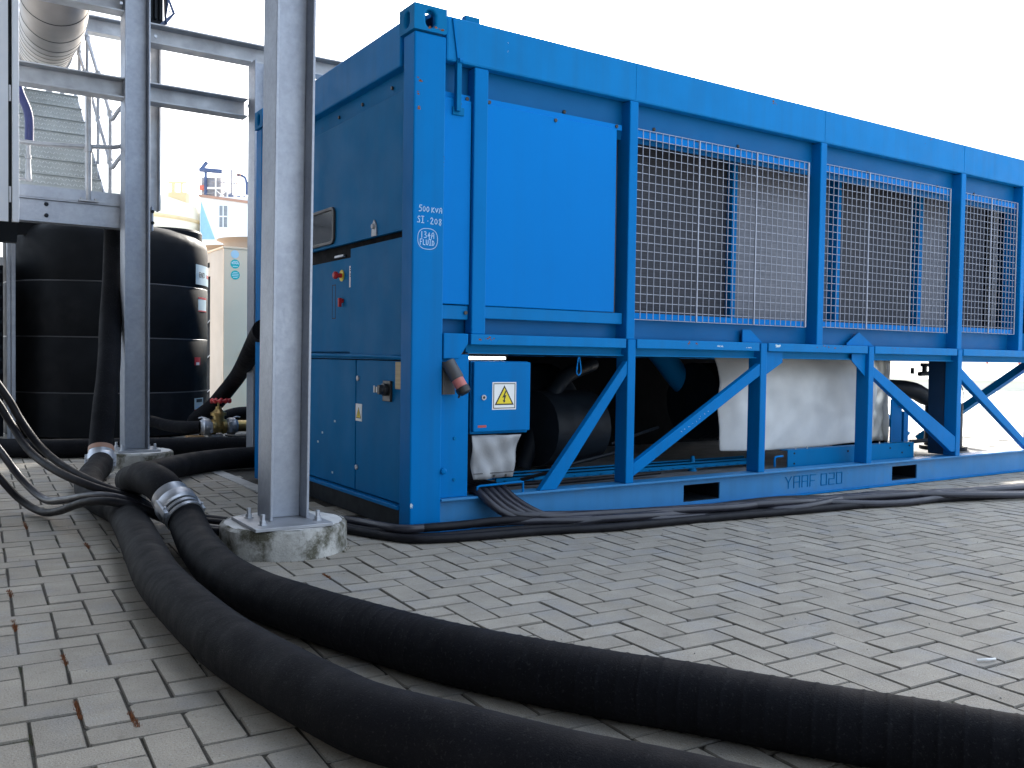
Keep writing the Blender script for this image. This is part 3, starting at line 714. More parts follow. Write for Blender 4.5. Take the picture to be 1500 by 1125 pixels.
# canvas flap under the box, folded slightly
fl = MB(); nu, nv = 14, 12; vs = []
for j in range(nv+1):
    t = j/nv
    for i in range(nu+1):
        s = i/nu; x = (.362+s*(.655-.362))*(1-t)+(.367+s*(.612-.367))*t; z = .487-.222*t
        y = .022+.012*math.sin(6.5*s+3*t)+.006*math.sin(17*s-7*t)+.006*math.cos(9*t+4*s)
        vs.append((x, y, z))
for j in range(nv):
    for i in range(nu): a = j*(nu+1)+i; fl.f.append((a, a+1, a+nu+2, a+nu+1))
fl.v = vs
o = part('canvas_flap', fl, TARP, C, smooth=True); md = o.modifiers.new('thick', 'SOLIDIFY'); md.thickness = .003
part('flap_strap', MB().box(.366, .612, .004, .012, .292, .296), GREYP, C)
ey = MB()
for x in (.42, .49, .56): ey.rev([(0, .007), (.004, .007)], (x, .012, .277), (0, -1, 0), 10)
part('flap_eyelet', ey, BLACKP, C, kind='stuff')
part('cable_hoop', MB().tube(spline([(.395, .02, .18), (.395, .02, .215), (.405, .02, .228), (.5, .02, .231), (.66, .02, .235), (.675, .02, .225), (.676, .02, .18)], .015), .006, 8), BLUE, C, smooth=True)
# white strip under the girder, made to glow
lp = part('strip_backing', MB().box(.44, .72, .25, .33, .892, .904), DARKM, C)
for q in (.455, .54, .625): part('glowing_strip', MB().box(q, q+.08, .248, .325, .876, .891), GLOWS, lp, bevel=.003)
# ---- machinery seen through the truss base
part('compressor_shell', MB().rev([(0, .05), (.03, .26), (.12, .33), (.8, .33), (.9, .26), (.94, .05)], (.85, 1.15, .52), (1, .05, 0), 28), DARKM, C, smooth=True)
part('compressor_shell', MB().rev([(0, .08), (.05, .24), (.5, .24), (.55, .08)], (1.22, .78, .44), (1, .1, 0), 28), DARKM, C, smooth=True)
part('suction_pipe', MB().tube(spline([(2.25, .95, 1.1), (2.45, .9, .92), (2.62, .85, .72), (2.85, .8, .56), (3.2, .75, .50)], .05), .085, 18).rev([(0, .085), (.02, .10), (.06, .10)], (3.10, .77, .515), (1, -.1, -.15), 18), BLUED, C, smooth=True)
part('inner_pipe', MB().tube(spline([(1.2, .8, .2), (1.3, .75, .5), (1.5, .8, .75), (1.9, 1., .85)], .05), .05, 14).tube(spline([(.9, .5, .18), (1.3, .55, .22), (1.9, .6, .30)], .05), .012, 8).tube(spline([(1.75, .6, .34), (2.0, .6, .40), (2.2, .65, .43)], .05), .01, 8), DARKM, C, smooth=True)
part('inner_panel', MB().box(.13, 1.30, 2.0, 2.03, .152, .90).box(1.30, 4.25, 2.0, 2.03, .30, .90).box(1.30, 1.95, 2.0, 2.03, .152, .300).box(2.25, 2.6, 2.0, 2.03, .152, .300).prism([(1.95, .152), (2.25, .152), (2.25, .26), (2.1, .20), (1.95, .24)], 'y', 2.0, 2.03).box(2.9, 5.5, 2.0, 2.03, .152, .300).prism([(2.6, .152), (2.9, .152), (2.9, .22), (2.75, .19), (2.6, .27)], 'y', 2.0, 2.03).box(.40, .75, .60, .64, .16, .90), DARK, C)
tr = MB()
for y in (.40, .52): tr.box(.75, 2.9, y, y+.012, .175, .215).box(.75, 2.9, y, y+.006, .20, .208)
for i in range(22): tr.box(.8+i*.1, .812+i*.1, .40, .532, .178, .186)
part('cable_tray', tr, BLUED, C)
part('tray_cable', MB().tube(spline([(.5, .35, .175), (.9, .30, .18), (1.1, .26, .175), (1.9, .3, .18)], .05), .012, 8).tube(spline([(.45, .3, .175), (.75, .22, .19), (.98, .18, .20), (.96, .2, .24), (.85, .3, .2)], .03), .011, 8), CABLE, C, smooth=True)
# insulated evaporator under a quilted cloth
ev = MB(); nu, nv = 60, 22; vs = []
def cloth_pt(s, t):
    # section: front face with rounded top, bulging and creased; s along X, t from bottom to top
    x = 2.46 + s*1.60 - (.05*(1-abs(2*t-1)) if s < .02 else 0)
    z = .285 + .66*t - .012*(1-t)*math.sin(4*s)
    cr = .004*math.sin(13*s+7*t)*math.sin(6*t+2)+.003*math.sin(31*s-19*t)+.012*math.exp(-((t-.42-.15*math.sin(5*s))/.05)**2)*math.sin(3+9*s)+.010*math.exp(-((s-.25-.5*t)/.03)**2)
    cr += .006*math.sin(47*s+9*t)*math.exp(-((t-.55)/.25)**2)+.007*math.exp(-((t-.68+.1*s)/.025)**2)
    y = .315 + .12*max(0, t-.72)**1.3*4 + .05*max(0, .18-s)*3 - cr - .02*math.sin(PI*t)
    return (x, y, z)
for j in range(nv+1):
    for i in range(nu+1): vs.append(cloth_pt(i/nu, j/nv))
ev.v = vs
for j in range(nv):
    for i in range(nu): a = j*(nu+1)+i; ev.f.append((a, a+1, a+nu+2, a+nu+1))
evo = part('insulation_jacket', ev, CLOTH, C, smooth=True); md = evo.modifiers.new('thick', 'SOLIDIFY'); md.thickness = .012; md.offset = 1
md = evo.modifiers.new('sub', 'SUBSURF'); md.levels = 1; md.render_levels = 1
part('evaporator_vessel', MB().rev([(0, .10), (.04, .27), (1.60, .27), (1.66, .10)], (2.55, .72, .60), (1, 0, 0), 28), DARKM, C, smooth=True)
es_ = MB(); vs = []
for j in range(13):
    for i in range(9):
        s, t = i/8, j/12
        vs.append((4.262+.012*math.sin(9*t+5*s)+.012*math.sin(17*s), .31+s*.62, .285+.64*t+.01*math.sin(7*s)))
es_.v = vs
for j in range(12):
    for i in range(8): a = j*9+i; es_.f.append((a, a+1, a+10, a+9))
o = part('jacket_end', es_, CLOTHS, C, smooth=True); md = o.modifiers.new('thick', 'SOLIDIFY'); md.thickness = .01
sj = MB(); vs = []
rj = random.Random(4)
for j in range(17):
    for i in range(9):
        s, t = i/8, j/16
        vs.append((4.065+.20*s, .322+.03*s+.010*math.sin(11*t+6*s)+.007*math.sin(23*t-9*s)+rj.uniform(-.004, .004), .29+.635*t))
sj.v = vs
for j in range(16):
    for i in range(8): a = j*9+i; sj.f.append((a, a+1, a+10, a+9))
o = part('silver_wrap', sj, CLOTHS, C, smooth=True); md = o.modifiers.new('thick', 'SOLIDIFY'); md.thickness = .01
part('tube_plate', MB().box(4.29, 4.33, .36, .95, .20, .93), DARKM, C)
gpl = part('gauge_plate', MB().box(4.43, 4.57, .40, .41, .22, .60), BLUE, C); part('gauge_post', MB().box(4.60, 4.66, .40, .46, .2, .50), BLUE, C)
part('pressure_gauge', MB().rev([(0, .036), (.02, .036), (.024, .030)], (4.545, .40, .575), (0, -1, 0), 20), WHITE, gpl)
part('gauge_rim', MB().ring((4.545, .378, .575), (0, 1, 0), .035, .005, 20, 6), BLACKP, C)
sk = part('skid_beam', MB().box(2.955, 4.40, .180, .188, .165, .278).box(2.955, 4.40, .150, .188, .158, .166).box(2.955, 4.40, .18, .25, .278, .284), BLUED, C)
skb = MB()
for x, z in ((3.02, .26), (3.02, .19), (3.6, .25), (4.1, .25), (4.25, .21), (4.34, .26)): skb.rev([(0, .007), (.004, .007)], (x, .18, z), (0, -1, 0), 8)
part('skid_bolt', skb, DARKM, C, kind='stuff')
sp_ = MB()
for x in (3.06, 3.18, 3.86, 4.0): sp_.box(x-.004, x+.004, .2, .206, .282, .30)
part('jacket_pin', sp_, ZINC, C, kind='stuff')
part('bent_pipe', MB().tube(spline([(2.80, .16, .18), (2.80, .16, .235), (2.815, .16, .248), (2.88, .16, .25)], .012), .007, 8), BLUE, C, smooth=True)
part('liquid_receiver', MB().rev([(0, .10), (.0, .19), (.03, .19), (.03, .15), (.38, .15), (.43, .11), (.75, .11), (.78, .05)], (5.40, .55, .154), (0, 0, 1), 24), DARKM, C, smooth=True)
part('discharge_pipe', MB().tube(spline([(5.45, .6, .62), (5.15, .55, .60), (4.95, .55, .66), (4.75, .6, .68), (4.4, .75, .68)], .05), .07, 16).tube(spline([(4.95, .5, .80), (5.3, .5, .81), (5.5, .6, .8)], .05), .02, 10).rev([(0, .02), (.05, .02), (.05, .035), (.08, .035)], (5.02, .5, .81), (0, 0, 1), 10).rev([(0, .015), (.05, .015)], (4.85, .5, .80), (0, 0, 1), 8).tube(spline([(4.85, .5, .24), (5.1, .45, .25), (5.3, .45, .235)], .04), .016, 8).rev([(0, .02), (.09, .025)], (5.15, .45, .25), (0, 0, 1), 10), DARKM, C, smooth=True)
part('sensor_wire', MB().tube(spline([(4.80, .10, .90), (4.86, .10, .76), (4.90, .09, .66), (4.89, .09, .55), (4.86, .09, .45)], .03), .0035, 6).rev([(0, .012), (.03, .012)], (4.875, .09, .50), (0, .1, -1), 8), BLACKP, C)
part('stool_foot', MB().rev([(0, .03), (.03, .02), (.10, .012)], (2.3, .42, .153), (0, 0, 1), 10), BLUED, C)

cb = MB(); zt = .895; x0 = 1.052
cb.tube(spline([(x0-.006, .045, zt-.012), (x0, .045, zt), (x0+.006, .045, zt-.012), (x0+.014, .045, zt-.06), (x0+.014, .045, zt-.085), (x0, .045, zt-.10), (x0-.014, .045, zt-.085), (x0-.013, .045, zt-.06), (x0-.006, .045, zt-.012)], .006), .0035, 8)
cb.rev([(0, .005), (.018, .005)], (x0-.0135, .045, zt-.07), (.1, 0, 1), 8)
solo('carabiner', cb, BLUE, (x0, .045, .79), 'small blue snap hook hanging under the blue girder beside the electrical box', 'carabiner', smooth=True)

# ================================================================== STEEL COLUMNS AND FRAME
def hsec(mb, x0, x1, y0, y1, z0, z1, tf=.013, tw=.009):   # flanges face +-X, web across
    ym = (y0+y1)/2
    mb.box(x0, x0+tf, y0, y1, z0, z1).box(x1-tf, x1, y0, y1, z0, z1).box(x0+tf, x1-tf, ym-tw/2, ym+tw/2, z0, z1)
    return mb
def anchor(x, y, z):
    return MB().rev([(0, .022), (.004, .022), (.004, .015), (.019, .015), (.019, .010), (.044, .010), (.046, .007)], (x, y, z), (0, 0, 1), 6)
def footing(name, cx, cy, r, h, label, seed, crack=None):
    rnd = random.Random(seed); mb = MB(); seg = 72; vs = []
    prof = [(-.02, r*1.0), (.02, r), (h*.5, r*1.005), (h-.012, r), (h-.003, r-.008), (h, r-.02)]
    for i, (z, q) in enumerate(prof):
        for k in range(seg):
            a = 2*PI*k/seg; n_ = 1+.012*math.sin(5*a+seed)+.006*math.sin(11*a)+rnd.uniform(-.006, .006)
            qq = q*n_
            if crack is not None and abs(((a-crack+PI) % (2*PI))-PI) < .03: qq -= .012
            vs.append((cx+qq*math.cos(a), cy+qq*math.sin(a), z+(rnd.uniform(-.003, .003) if i > 3 else 0)))
    fs = []
    for i in range(len(prof)-1):
        for k in range(seg): j = (k+1) % seg; fs.append((i*seg+k, i*seg+j, (i+1)*seg+j, (i+1)*seg+k))
    mb.add(vs, fs)
    o = thing(name, (cx, cy, 0), label, 'footing')
    part('pad_side', mb, CONC, o, smooth=True)
    tp = MB(); vs = [(cx+(r-.019)*math.cos(2*PI*k/40), cy+(r-.019)*math.sin(2*PI*k/40), h+rnd.uniform(-.002, .001)) for k in range(40)]+[(cx, cy, h+.001)]
    tp.add(vs, [(k, (k+1) % 40, 40) for k in range(40)])
    part('pad_top', tp, CONCT, o)
    return o
PH = .128
footing('concrete_footing', -.59, .10, .282, PH, 'round stained concrete pad under the near steel column', 2, R(-62))
def lean(mb, k, z0):
    mb.v = [(x+k*(z-z0), y, z) for x, y, z in mb.v]; return mb
c1 = thing('steel_column', (-.59, .10, PH), 'tall galvanised steel column bolted to the round pad nearest the camera', 'column')
part('column_shaft', lean(hsec(MB(), -.683, -.503, .012, .192, PH+.016, 5.2), .0075, PH), GALV, c1, bevel=.003)
bp = part('base_plate', MB().box(-.795, -.447, -.138, .218, PH+.001, PH+.016), GALVD, c1, bevel=.002)
ab = part('anchor_bolt', anchor(-.735, -.05, PH+.016), ZINC, c1)
for dx, dy in ((.25, 0), (0, .2), (.25, .2)): dup_part(ab, (dx, dy, 0))

footing('concrete_footing', -.545, 3.66, .27, .11, 'round white edged concrete pad under the farther steel column by the tank', 5)
fr = thing('pipe_gantry', (-.56, 3.68, .11), 'galvanised steel frame of columns and crossbeams carrying the pipe beside the tank', 'gantry')
hsec_f = hsec(MB(), -.653, -.467, 3.585, 3.77, .126, 5.2)
part('column', hsec_f, GALV, fr, bevel=.003)
part('base_plate', MB().box(-.71, -.40, 3.50, 3.82, .111, .126), GALVD, fr)
ab2 = part('anchor_bolt', anchor(-.675, 3.545, .126), ZINC, fr)
for dx, dy in ((.24, 0), (.0, .25), (.24, .25)): dup_part(ab2, (dx, dy, 0))
part('column', hsec(MB(), .300, .440, 3.42, 3.60, .0, 3.27), GALV, fr, bevel=.003)
def ubeam(x0, x1, z0, z1, y0=3.60, y1=3.74):     # channel: web recessed at the back, flanges towards the camera
    return part('crossbeam', MB().box(x0, x1, y0, y1, z0, z0+.012).box(x0, x1, y0, y1, z1-.012, z1).box(x0, x1, y1-.04, y1-.03, z0+.012, z1-.012), GALVD, fr, bevel=.002)
ubeam(-.466, 2.2, 3.300, 3.455)
ubeam(-.466, .300, 2.845, 2.995)
ubeam(-1.52, -.654, 2.840, 2.995)
ubeam(-1.52, -.654, 3.495, 3.655)
part('crossbeam', MB().box(-.66, .9, 6.20, 6.33, 4.13, 4.145).box(-.66, .9, 6.20, 6.33, 4.285, 4.30).box(-.66, .9, 6.29, 6.30, 4.145, 4.285), GALVD, fr, bevel=.002)
cb_ = part('frame_bolt', MB().rev([(0, .012), (.012, .012)], (.30, 3.595, 2.93), (0, -1, 0), 8), ZINC, fr)
for d in ((.03, 0, .36), (-.73, 0, .42), (-.98, 0, .62)): dup_part(cb_, d)
# unseen deck overhead, added to keep sky light off the left side
od = thing('shade_deck', (-2.2, 1.6, 5.2), 'unseen overhead deck added to shade the left of the yard', 'deck')
part('shade_deck_plate', MB().box(-4.2, -.38, -6.4, 4.4, 5.36, 5.40), DARKM, od)
b0 = None
for i in range(13):
    m_ = MB().box(-4.2, -.38, -6.2+.82*i, -6.19+.82*i, 5.22, 5.34).box(-4.2, -.38, -6.25+.82*i, -6.14+.82*i, 5.205, 5.215).box(-4.2, -.38, -6.25+.82*i, -6.14+.82*i, 5.345, 5.355)
    if i == 0: b0 = part('shade_deck_beam', m_, GALVD, od)
    else: dup_part(b0, (0, .82*i, 0))
# platform
pf = thing('steel_platform', (-1.1, 4.2, 1.83), 'galvanised walkway platform with toe plate and guard rail above the black tank', 'platform')
part('platform_beam', MB().box(-1.7, -.425, 3.80, 3.812, 1.872, 2.03).box(-1.7, -.425, 3.78, 3.90, 1.862, 1.872).box(-1.7, -.425, 3.78, 3.90, 2.03, 2.042), GALV, pf, bevel=.002)
part('toe_plate', MB().box(-2.4, -.44, 3.776, 3.782, 2.044, 2.13), GALV, pf)
part('deck_grating', MB().box(-2.4, -.44, 3.80, 5.0, 2.044, 2.07), GALVD, pf)
part('end_plate', MB().box(-.424, -.41, 3.74, 3.90, 1.86, 2.05), GALV, pf, bevel=.002)
part('platform_column', hsec(MB(), -.435, -.33, 3.86, 3.98, 2.045, 4.6), GALVD, pf)
bb = part('platform_bolt', MB().rev([(0, .016), (.008, .016), (.012, .010)], (-1.17, 3.80, 2.0), (0, -1, 0), 8), DARKM, pf)
dup_part(bb, (0, 0, -.085)); 
bb2 = part('platform_bolt', MB().rev([(0, .014), (.008, .014)], (-.418, 3.74, 2.01), (0, -1, 0), 8), DARKM, pf); dup_part(bb2, (0, 0, -.09))
part('guard_rail', MB().tube([(-2.3, 3.79, 2.445), (-1.2, 3.79, 2.445), (-.9, 3.79, 2.47), (-.70, 3.79, 2.49), (-.60, 3.85, 2.53), (-.57, 3.98, 2.62)], .018, 10).tube(spline([(-.95, 3.79, 2.99), (-.78, 3.79, 2.93), (-.66, 3.8, 2.90), (-.60, 3.82, 2.82), (-.59, 3.85, 2.72)], .03), .018, 10), GALVD, pf, smooth=True)
part('rail_post', MB().cyl((-.88, 3.79, 2.06), (-.88, 3.79, 3.0), .024, seg=12).box(-.95, -.81, 3.75, 3.80, 2.044, 2.056).rev([(0, .012), (.015, .012)], (-.93, 3.775, 2.056), (0, 0, 1), 6).rev([(0, .012), (.015, .012)], (-.83, 3.775, 2.056), (0, 0, 1), 6).rev([(0, .033), (.05, .033)], (-.88, 3.79, 2.43), (0, 0, 1), 12), GALVD, pf, smooth=True)
# stairs up behind the platform
st = thing('steel_stairs', (-1.0, 4.9, 2.07), 'galvanised chequer plate staircase climbing away above the platform', 'stairs')
NS = 8; y0s, dy, z0s, dz = 4.75, .235, 2.07, .178
for i in range(NS):
    y = y0s+i*dy; z = z0s+i*dz
    mb = MB().box(-1.75, -.60, y, y+.006, z, z+dz).box(-1.75, -.60, y-.025, y+dy, z+dz, z+dz+.008)
    cq = MB()
    for a in range(44):
        for b in range(4):
            x = -1.73+a*.0258+(.0129 if b % 2 else 0); zz = z+.025+b*.042
            s = 1 if (a+b) % 2 else -1
            cq.bar((x-.008, y-.002, zz-.009*s), (x+.008, y-.002, zz+.009*s), .006, .008, (0, 1, 0))
    tr_ = part('tread', mb, STAIRM, st); part('chequer_ridge', cq, CHEQ, tr_, kind='stuff')
def stringer(x): return part('stringer', MB().prism([(y0s-.05, z0s-.03), (y0s+.18, z0s-.03), (y0s+NS*dy+.12, z0s+NS*dz-.02), (y0s+NS*dy+.12, z0s+NS*dz+.18), (y0s-.05, z0s+.10)], 'x', x, x+.012), GALV, st)
stringer(-.597); stringer(-1.765)
def hrail(x):
    a = Vector((x, y0s-.05, z0s+.45)); b = Vector((x, y0s+NS*dy, z0s+NS*dz+.55))
    up = Vector((0, 0, .42))
    mb = MB().cyl(a, b, .019, seg=10).cyl(a+up, b+up, .019, seg=10)
    mb.tube(spline([a, a+Vector((.0, -.06, -.03)), a+Vector((.04, -.10, .04)), a+Vector((.12, -.12, .14))], .02), .018, 10)
    mb.tube(spline([a+up, a+up+Vector((.0, -.06, -.03)), a+up+Vector((.04, -.10, .04)), a+up+Vector((.12, -.12, .14))], .02), .018, 10)
    r_ = part('handrail', mb, GALVD, st, smooth=True)
    for t in (.03, .36, .70, .97):
        p = a.lerp(b, t); part('baluster', MB().cyl(p-Vector((0, 0, .42)), p+up, .017, seg=10).rev([(0, .027), (.05, .027)], p-Vector((0, 0, .025)), (0, 0, 1), 10).rev([(0, .027), (.05, .027)], p+up-Vector((0, 0, .025)), (0, 0, 1), 10), GALVD, st, smooth=True)
hrail(-.565)
# top landing supports seen beyond the stairs
for a_, b_ in ((-.80, -.74), (-.66, -.62)): part('landing_post', MB().box(a_, b_, 7.3, 7.35, .0, 5.0), GALVD, st)
part('landing_rail', MB().cyl((-2.4, 7.3, 4.75), (-.7, 7.3, 4.75), .02), GALVD, st); part('landing_baluster', MB().cyl((-1.0, 7.3, 3.45), (-1.0, 7.3, 4.75), .012), GALVD, st)
# clad pipe
pp = thing('clad_pipe', (-.95, 4.6, 2.995), 'large grey clad duct curving down over the crossbeams at upper left', 'pipe')
pr = .255
PPth = spline([(-1.09, 4.04, 4.6), (-1.085, 4.05, 4.05), (-1.06, 4.22, 3.76), (-1.01, 4.8, 3.72), (-.93, 5.9, 3.90), (-.84, 7.1, 4.12)], .045)
part('pipe_shell', MB().tube(PPth, pr, 40), CLAD, pp, smooth=True)
bd = MB()
for q in range(3, len(PPth)-2, 6):
    t_ = (PPth[q+1]-PPth[q-1]).normalized(); bd.rev([(0, pr+.0005), (.003, pr+.003), (.007, pr+.003), (.010, pr+.0005)], PPth[q], t_, 40, caps=False)
part('joint_band', bd, DARKM, pp, smooth=True, kind='stuff')
part('pipe_collar', MB().rev([(0, pr), (0, pr+.02), (.05, pr+.02), (.05, pr)], PPth[-3], PPth[-2]-PPth[-3], 40), GALVD, pp, smooth=True)
# ribbed black housing on the upper beam
rh = thing('ribbed_housing', (-.45, 3.66, 3.456), 'dark ribbed metal housing with angled side bracket on top of the steel beam', 'housing')
mb = MB()
for i in range(3):
    x = -.465+i*.036; mb.box(x, x+.016, 3.62, 3.9, 3.50, 4.0)
mb.box(-.47, -.36, 3.66, 3.9, 3.46, 4.0)
part('ribbed_body', mb, DARKM, rh)
part('side_bracket', MB().prism([(3.57, 3.457), (3.60, 3.457), (3.66, 3.54), (3.72, 4.0), (3.58, 4.0), (3.54, 3.60), (3.60, 3.53)], 'x', -.352, -.345).prism([(-.352, 3.458), (-.395, 3.458), (-.30, 3.56), (-.36, 3.72), (-.345, 3.72), (-.28, 3.56)], 'y', 3.60, 3.61), PLANTD, rh)
for q in ((-.352, 3.66), (-.325, 3.565)): part('bracket_bolt', MB().rev([(0, .008), (.006, .008)], (q[0], 3.598, q[1]), (0, -1, 0), 8), WHITE, rh)
# enclosure at the left edge
en = thing('steel_enclosure', (-1.6, 3.4, 1.78), 'light grey steel enclosure at the left edge, cut off by the frame', 'enclosure')
part('enclosure_body', MB().box(-2.3, -1.458, 3.31, 3.56, 1.785, 4.4), ENCL, en)
part('enclosure_door', MB().box(-1.436, -1.392, 3.30, 3.56, 1.785, 4.4), ENCL, en, bevel=.003)
part('seam_recess', MB().box(-1.458, -1.436, 3.33, 3.56, 1.785, 4.4), DARKM, en)
part('underside', MB().prism([(3.32, 1.783), (3.56, 1.783), (3.56, 1.66), (3.46, 1.66)], 'x', -2.3, -1.395), DARKM, en)
hg_ = part('hinge', MB().rev([(0, .008), (.11, .008)], (-1.447, 3.318, 2.62), (0, 0, 1), 10), ENCL, en); dup_part(hg_, (0, 0, -.70))
for x in (-1.285, -1.25):
    solo('steel_upright', MB().box(x, x+.03 if x < -1.26 else x+.036, 5.85, 5.90, 0, 2.05), GALV, (x+.015, 5.87, 0), 'left one of two slim silver uprights left of the black tank' if x < -1.26 else 'right one of two slim silver uprights left of the black tank', 'upright', 'slim silver uprights left of the tank', bevel=.004)
bk = thing('black_cooler', (-1.8, 6.1, 0), 'black slatted unit standing behind the silver legs at left edge', 'cooler unit')
part('cooler_body', MB().box(-2.3, -1.30, 6.1, 6.7, .05, 1.78), DARK, bk)
slat = None
for i in range(12):
    s_ = MB().prism([(6.06, .30), (6.10, .33), (6.10, .34), (6.06, .31)], 'x', -2.29, -1.31)
    if slat is None: slat = part('slat', s_, DARKM, bk)
    else: dup_part(slat, (0, 0, .12*i))
part('front_strip', MB().box(-2.3, -1.30, 6.05, 6.06, 1.70, 1.78), GALVD, bk)
bh = thing('blue_hose', (-1.26, 4.2, 2.3), 'short navy blue hose with a grey nozzle hanging beside the stairs', 'hose')
part('hose_tube', MB().tube(spline([(-1.36, 4.2, 3.10), (-1.31, 4.2, 2.90), (-1.275, 4.2, 2.82), (-1.25, 4.2, 2.72), (-1.248, 4.2, 2.53)], .03), lambda i: .033, 12), NAVY, bh, smooth=True)
part('nozzle', MB().rev([(0, .014), (.10, .014), (.10, .022), (.13, .022), (.13, .016), (.30, .026), (.31, .01)], (-1.255, 4.2, 2.53), (.0, 0, -1), 12).cyl((-1.33, 4.2, 2.24), (-1.225, 4.2, 2.235), .012, seg=8), GALVD, bh, smooth=True)

# unseen dark hall, added along the left to darken the container end
HL = thing('unseen_shade_hall', (-4.6, -3, 0), 'unseen dark hall added on the left to shade the container end', 'building')
part('shade_hall_wall', MB().box(-9, -4.25, -14, 3.2, 0, 7.5), SHADEM, HL)
hr_ = None
for i in range(48):
    m_ = MB().prism([(-4.248, -13.9+.35*i), (-4.21, -13.86+.35*i), (-4.21, -13.74+.35*i), (-4.248, -13.70+.35*i)], 'z', .3, 7.4)
    if i == 0: hr_ = part('blocker_rib', m_, SHADEM, HL)
    else: dup_part(hr_, (0, .35*i, 0))
part('shade_hall_plinth', MB().box(-4.249, -4.20, -14, 3.2, 0, .3), CONCT, HL)
part('shade_hall_parapet', MB().box(-9.1, -4.15, -14.1, 3.3, 7.501, 7.7), SHADEM, HL)

# a hidden unit added behind the container as a sun blocker; it closes the view under the truss and shades the yard to the left
U2 = thing('sun_blocker_unit', (4.1, 4.5, 0), 'hidden unit added behind the blue container to block the sun', 'container')
part('sun_blocker_wall', MB().box(1.46, 7.0, 3.30, 7.0, .12, 2.58), BLUED, U2)
rb_ = None
for i in range(22):
    m_ = MB().prism([(1.50+.24*i, 3.298), (1.54+.24*i, 3.27), (1.60+.24*i, 3.27), (1.64+.24*i, 3.298)], 'z', .14, 2.5)
    if i == 0: rb_ = part('blocker_rib', m_, BLUED, U2)
    else: dup_part(rb_, (.24*i, 0, 0))
for x in (1.55, 6.8):
    part('sun_blocker_foot', MB().box(x, x+.12, 3.32, 6.9, 0, .118), DARKM, U2)

# ================================================================== BLACK TANK
TC = Vector((-.227, 6.853, 0)); TR = 1.023
tk = thing('water_tank', TC, 'big black ribbed plastic water tank standing behind the steel frame', 'tank')
prof = [(0.01, .97*TR), (.03, TR)]
for z in (.47, 1.03, 1.586):
    prof += [(z-.014, TR), (z-.006, TR-.004), (z, TR-.009), (z+.006, TR-.004), (z+.014, TR)]
prof += [(2.02, TR), (2.08, TR-.015), (2.14, TR-.06), (2.19, TR-.18), (2.23, TR-.38), (2.25, TR-.6)]
part('tank_shell', MB().rev(prof, TC, (0, 0, 1), 96), TANKM, tk, smooth=True)
for z in (.47, 1.03, 1.586): part('tank_rib', MB().ring(TC+Vector((0, 0, z)), (0, 0, 1), TR-.006, .007, 96, 6), GREYP, tk, smooth=True)
part('tank_lid', MB().rev([(0, .36), (.20, .36), (.225, .34), (.235, .0)], TC+Vector((.545, -.30, 2.0)), (0, 0, 1), 40), TANKM, tk, smooth=True, label='raised round lid on the tank shoulder')
part('lifting_lug', MB().prism([(-1.18, 2.03), (-.99, 2.06), (-.8, 2.20), (-1.16, 2.17)], 'y', 6.3, 6.34), TANKM, tk)
sk2 = MB()
for x in (-.82, -.62, -.30): sk2.rev([(0, .03), (.09, .0)], (x, 6.25, 2.19), (0, 0, 1), 8)
part('lid_spike', sk2, TANKM, tk)
def curved(name, a0, a1, z0, z1, off, m_, parent, nn=8):
    mb = MB(); vs = []
    for i in range(nn+1):
        a = R(a0+(a1-a0)*i/nn); 
        for q in (TR+off, TR+off-.004):
            for z in (z0, z1): vs.append((TC.x+q*math.cos(a), TC.y+q*math.sin(a), z))
    fs = []
    for i in range(nn):
        o = i*4; fs += [(o, o+4, o+5, o+1), (o+2, o+3, o+7, o+6), (o+1, o+5, o+7, o+3), (o, o+2, o+6, o+4)]
    fs += [(0, 1, 3, 2), (nn*4, nn*4+2, nn*4+3, nn*4+1)]
    return part(name, mb.add(vs, fs), m_, parent)
s1 = curved('brand_sticker', -43, -16, 1.63, 1.845, .004, PALEB, tk)
curved('sticker_stripe', -25, -17.5, 1.715, 1.755, .0055, REDP, s1)
a = R(-35); text_part('END', BLACK, tk, (TC.x+(TR+.006)*math.cos(a), TC.y+(TR+.006)*math.sin(a), 1.735), .085, Matrix.Rotation(a+R(90), 4, 'Z') @ Matrix.Rotation(R(90), 4, 'X'), .0005)
curved('small_sticker', -40, -26, 1.345, 1.49, .004, PALEB, tk); curved('sticker_edge', -40, -26, 1.475, 1.495, .0052, RED, tk); curved('sticker_edge', -40, -26, 1.34, 1.352, .0052, RED, tk)
curved('red_tag', -44, -37, .755, .84, .004, RED, tk); curved('tag_print', -42.5, -38.5, .755, .785, .0052, WHITE, tk)
curved('small_sticker', -44, -32, .27, .395, .004, PALEB, tk); curved('sticker_edge', -44, -32, .265, .275, .0052, RED, tk); curved('sticker_print', -42, -34, .35, .385, .0052, BLACK, tk); curved('sticker_print', -42, -34, .29, .30, .0052, SIGNB, tk)

# ================================================================== BEIGE CONDENSER
cd = thing('condenser_unit', (2.4, 9.4, 0), 'beige steel condenser cabinet with fan cowls on top behind the tank', 'condenser')
part('cabinet_front', MB().box(1.47, 3.4, 8.50, 8.53, .03, 2.31), BEIGE, cd, bevel=.006)
part('cabinet_side', MB().box(1.472, 1.50, 8.532, 9.17, .03, 2.31), BEIGED, cd)
part('cabinet_side', MB().box(1.472, 1.50, 9.17, 10.4, 1.98, 2.31), BEIGED, cd)
part('side_slot', MB().box(1.468, 1.471, 9.2, 9.45, 2.10, 2.17), DARK, cd)
part('coil_face', MB().box(1.53, 1.56, 9.17, 10.4, .05, 1.98), DARK, cd)
cg = MB()
for z in (.4, .9, 1.4): cg.bar((1.515, 9.17, z), (1.515, 10.3, z-.3), .012, .012)
part('coil_guard', cg, GALVD, cd)
part('cabinet_top', MB().box(1.455, 3.42, 8.485, 10.42, 2.31, 2.335), BEIGE, cd, bevel=.004)
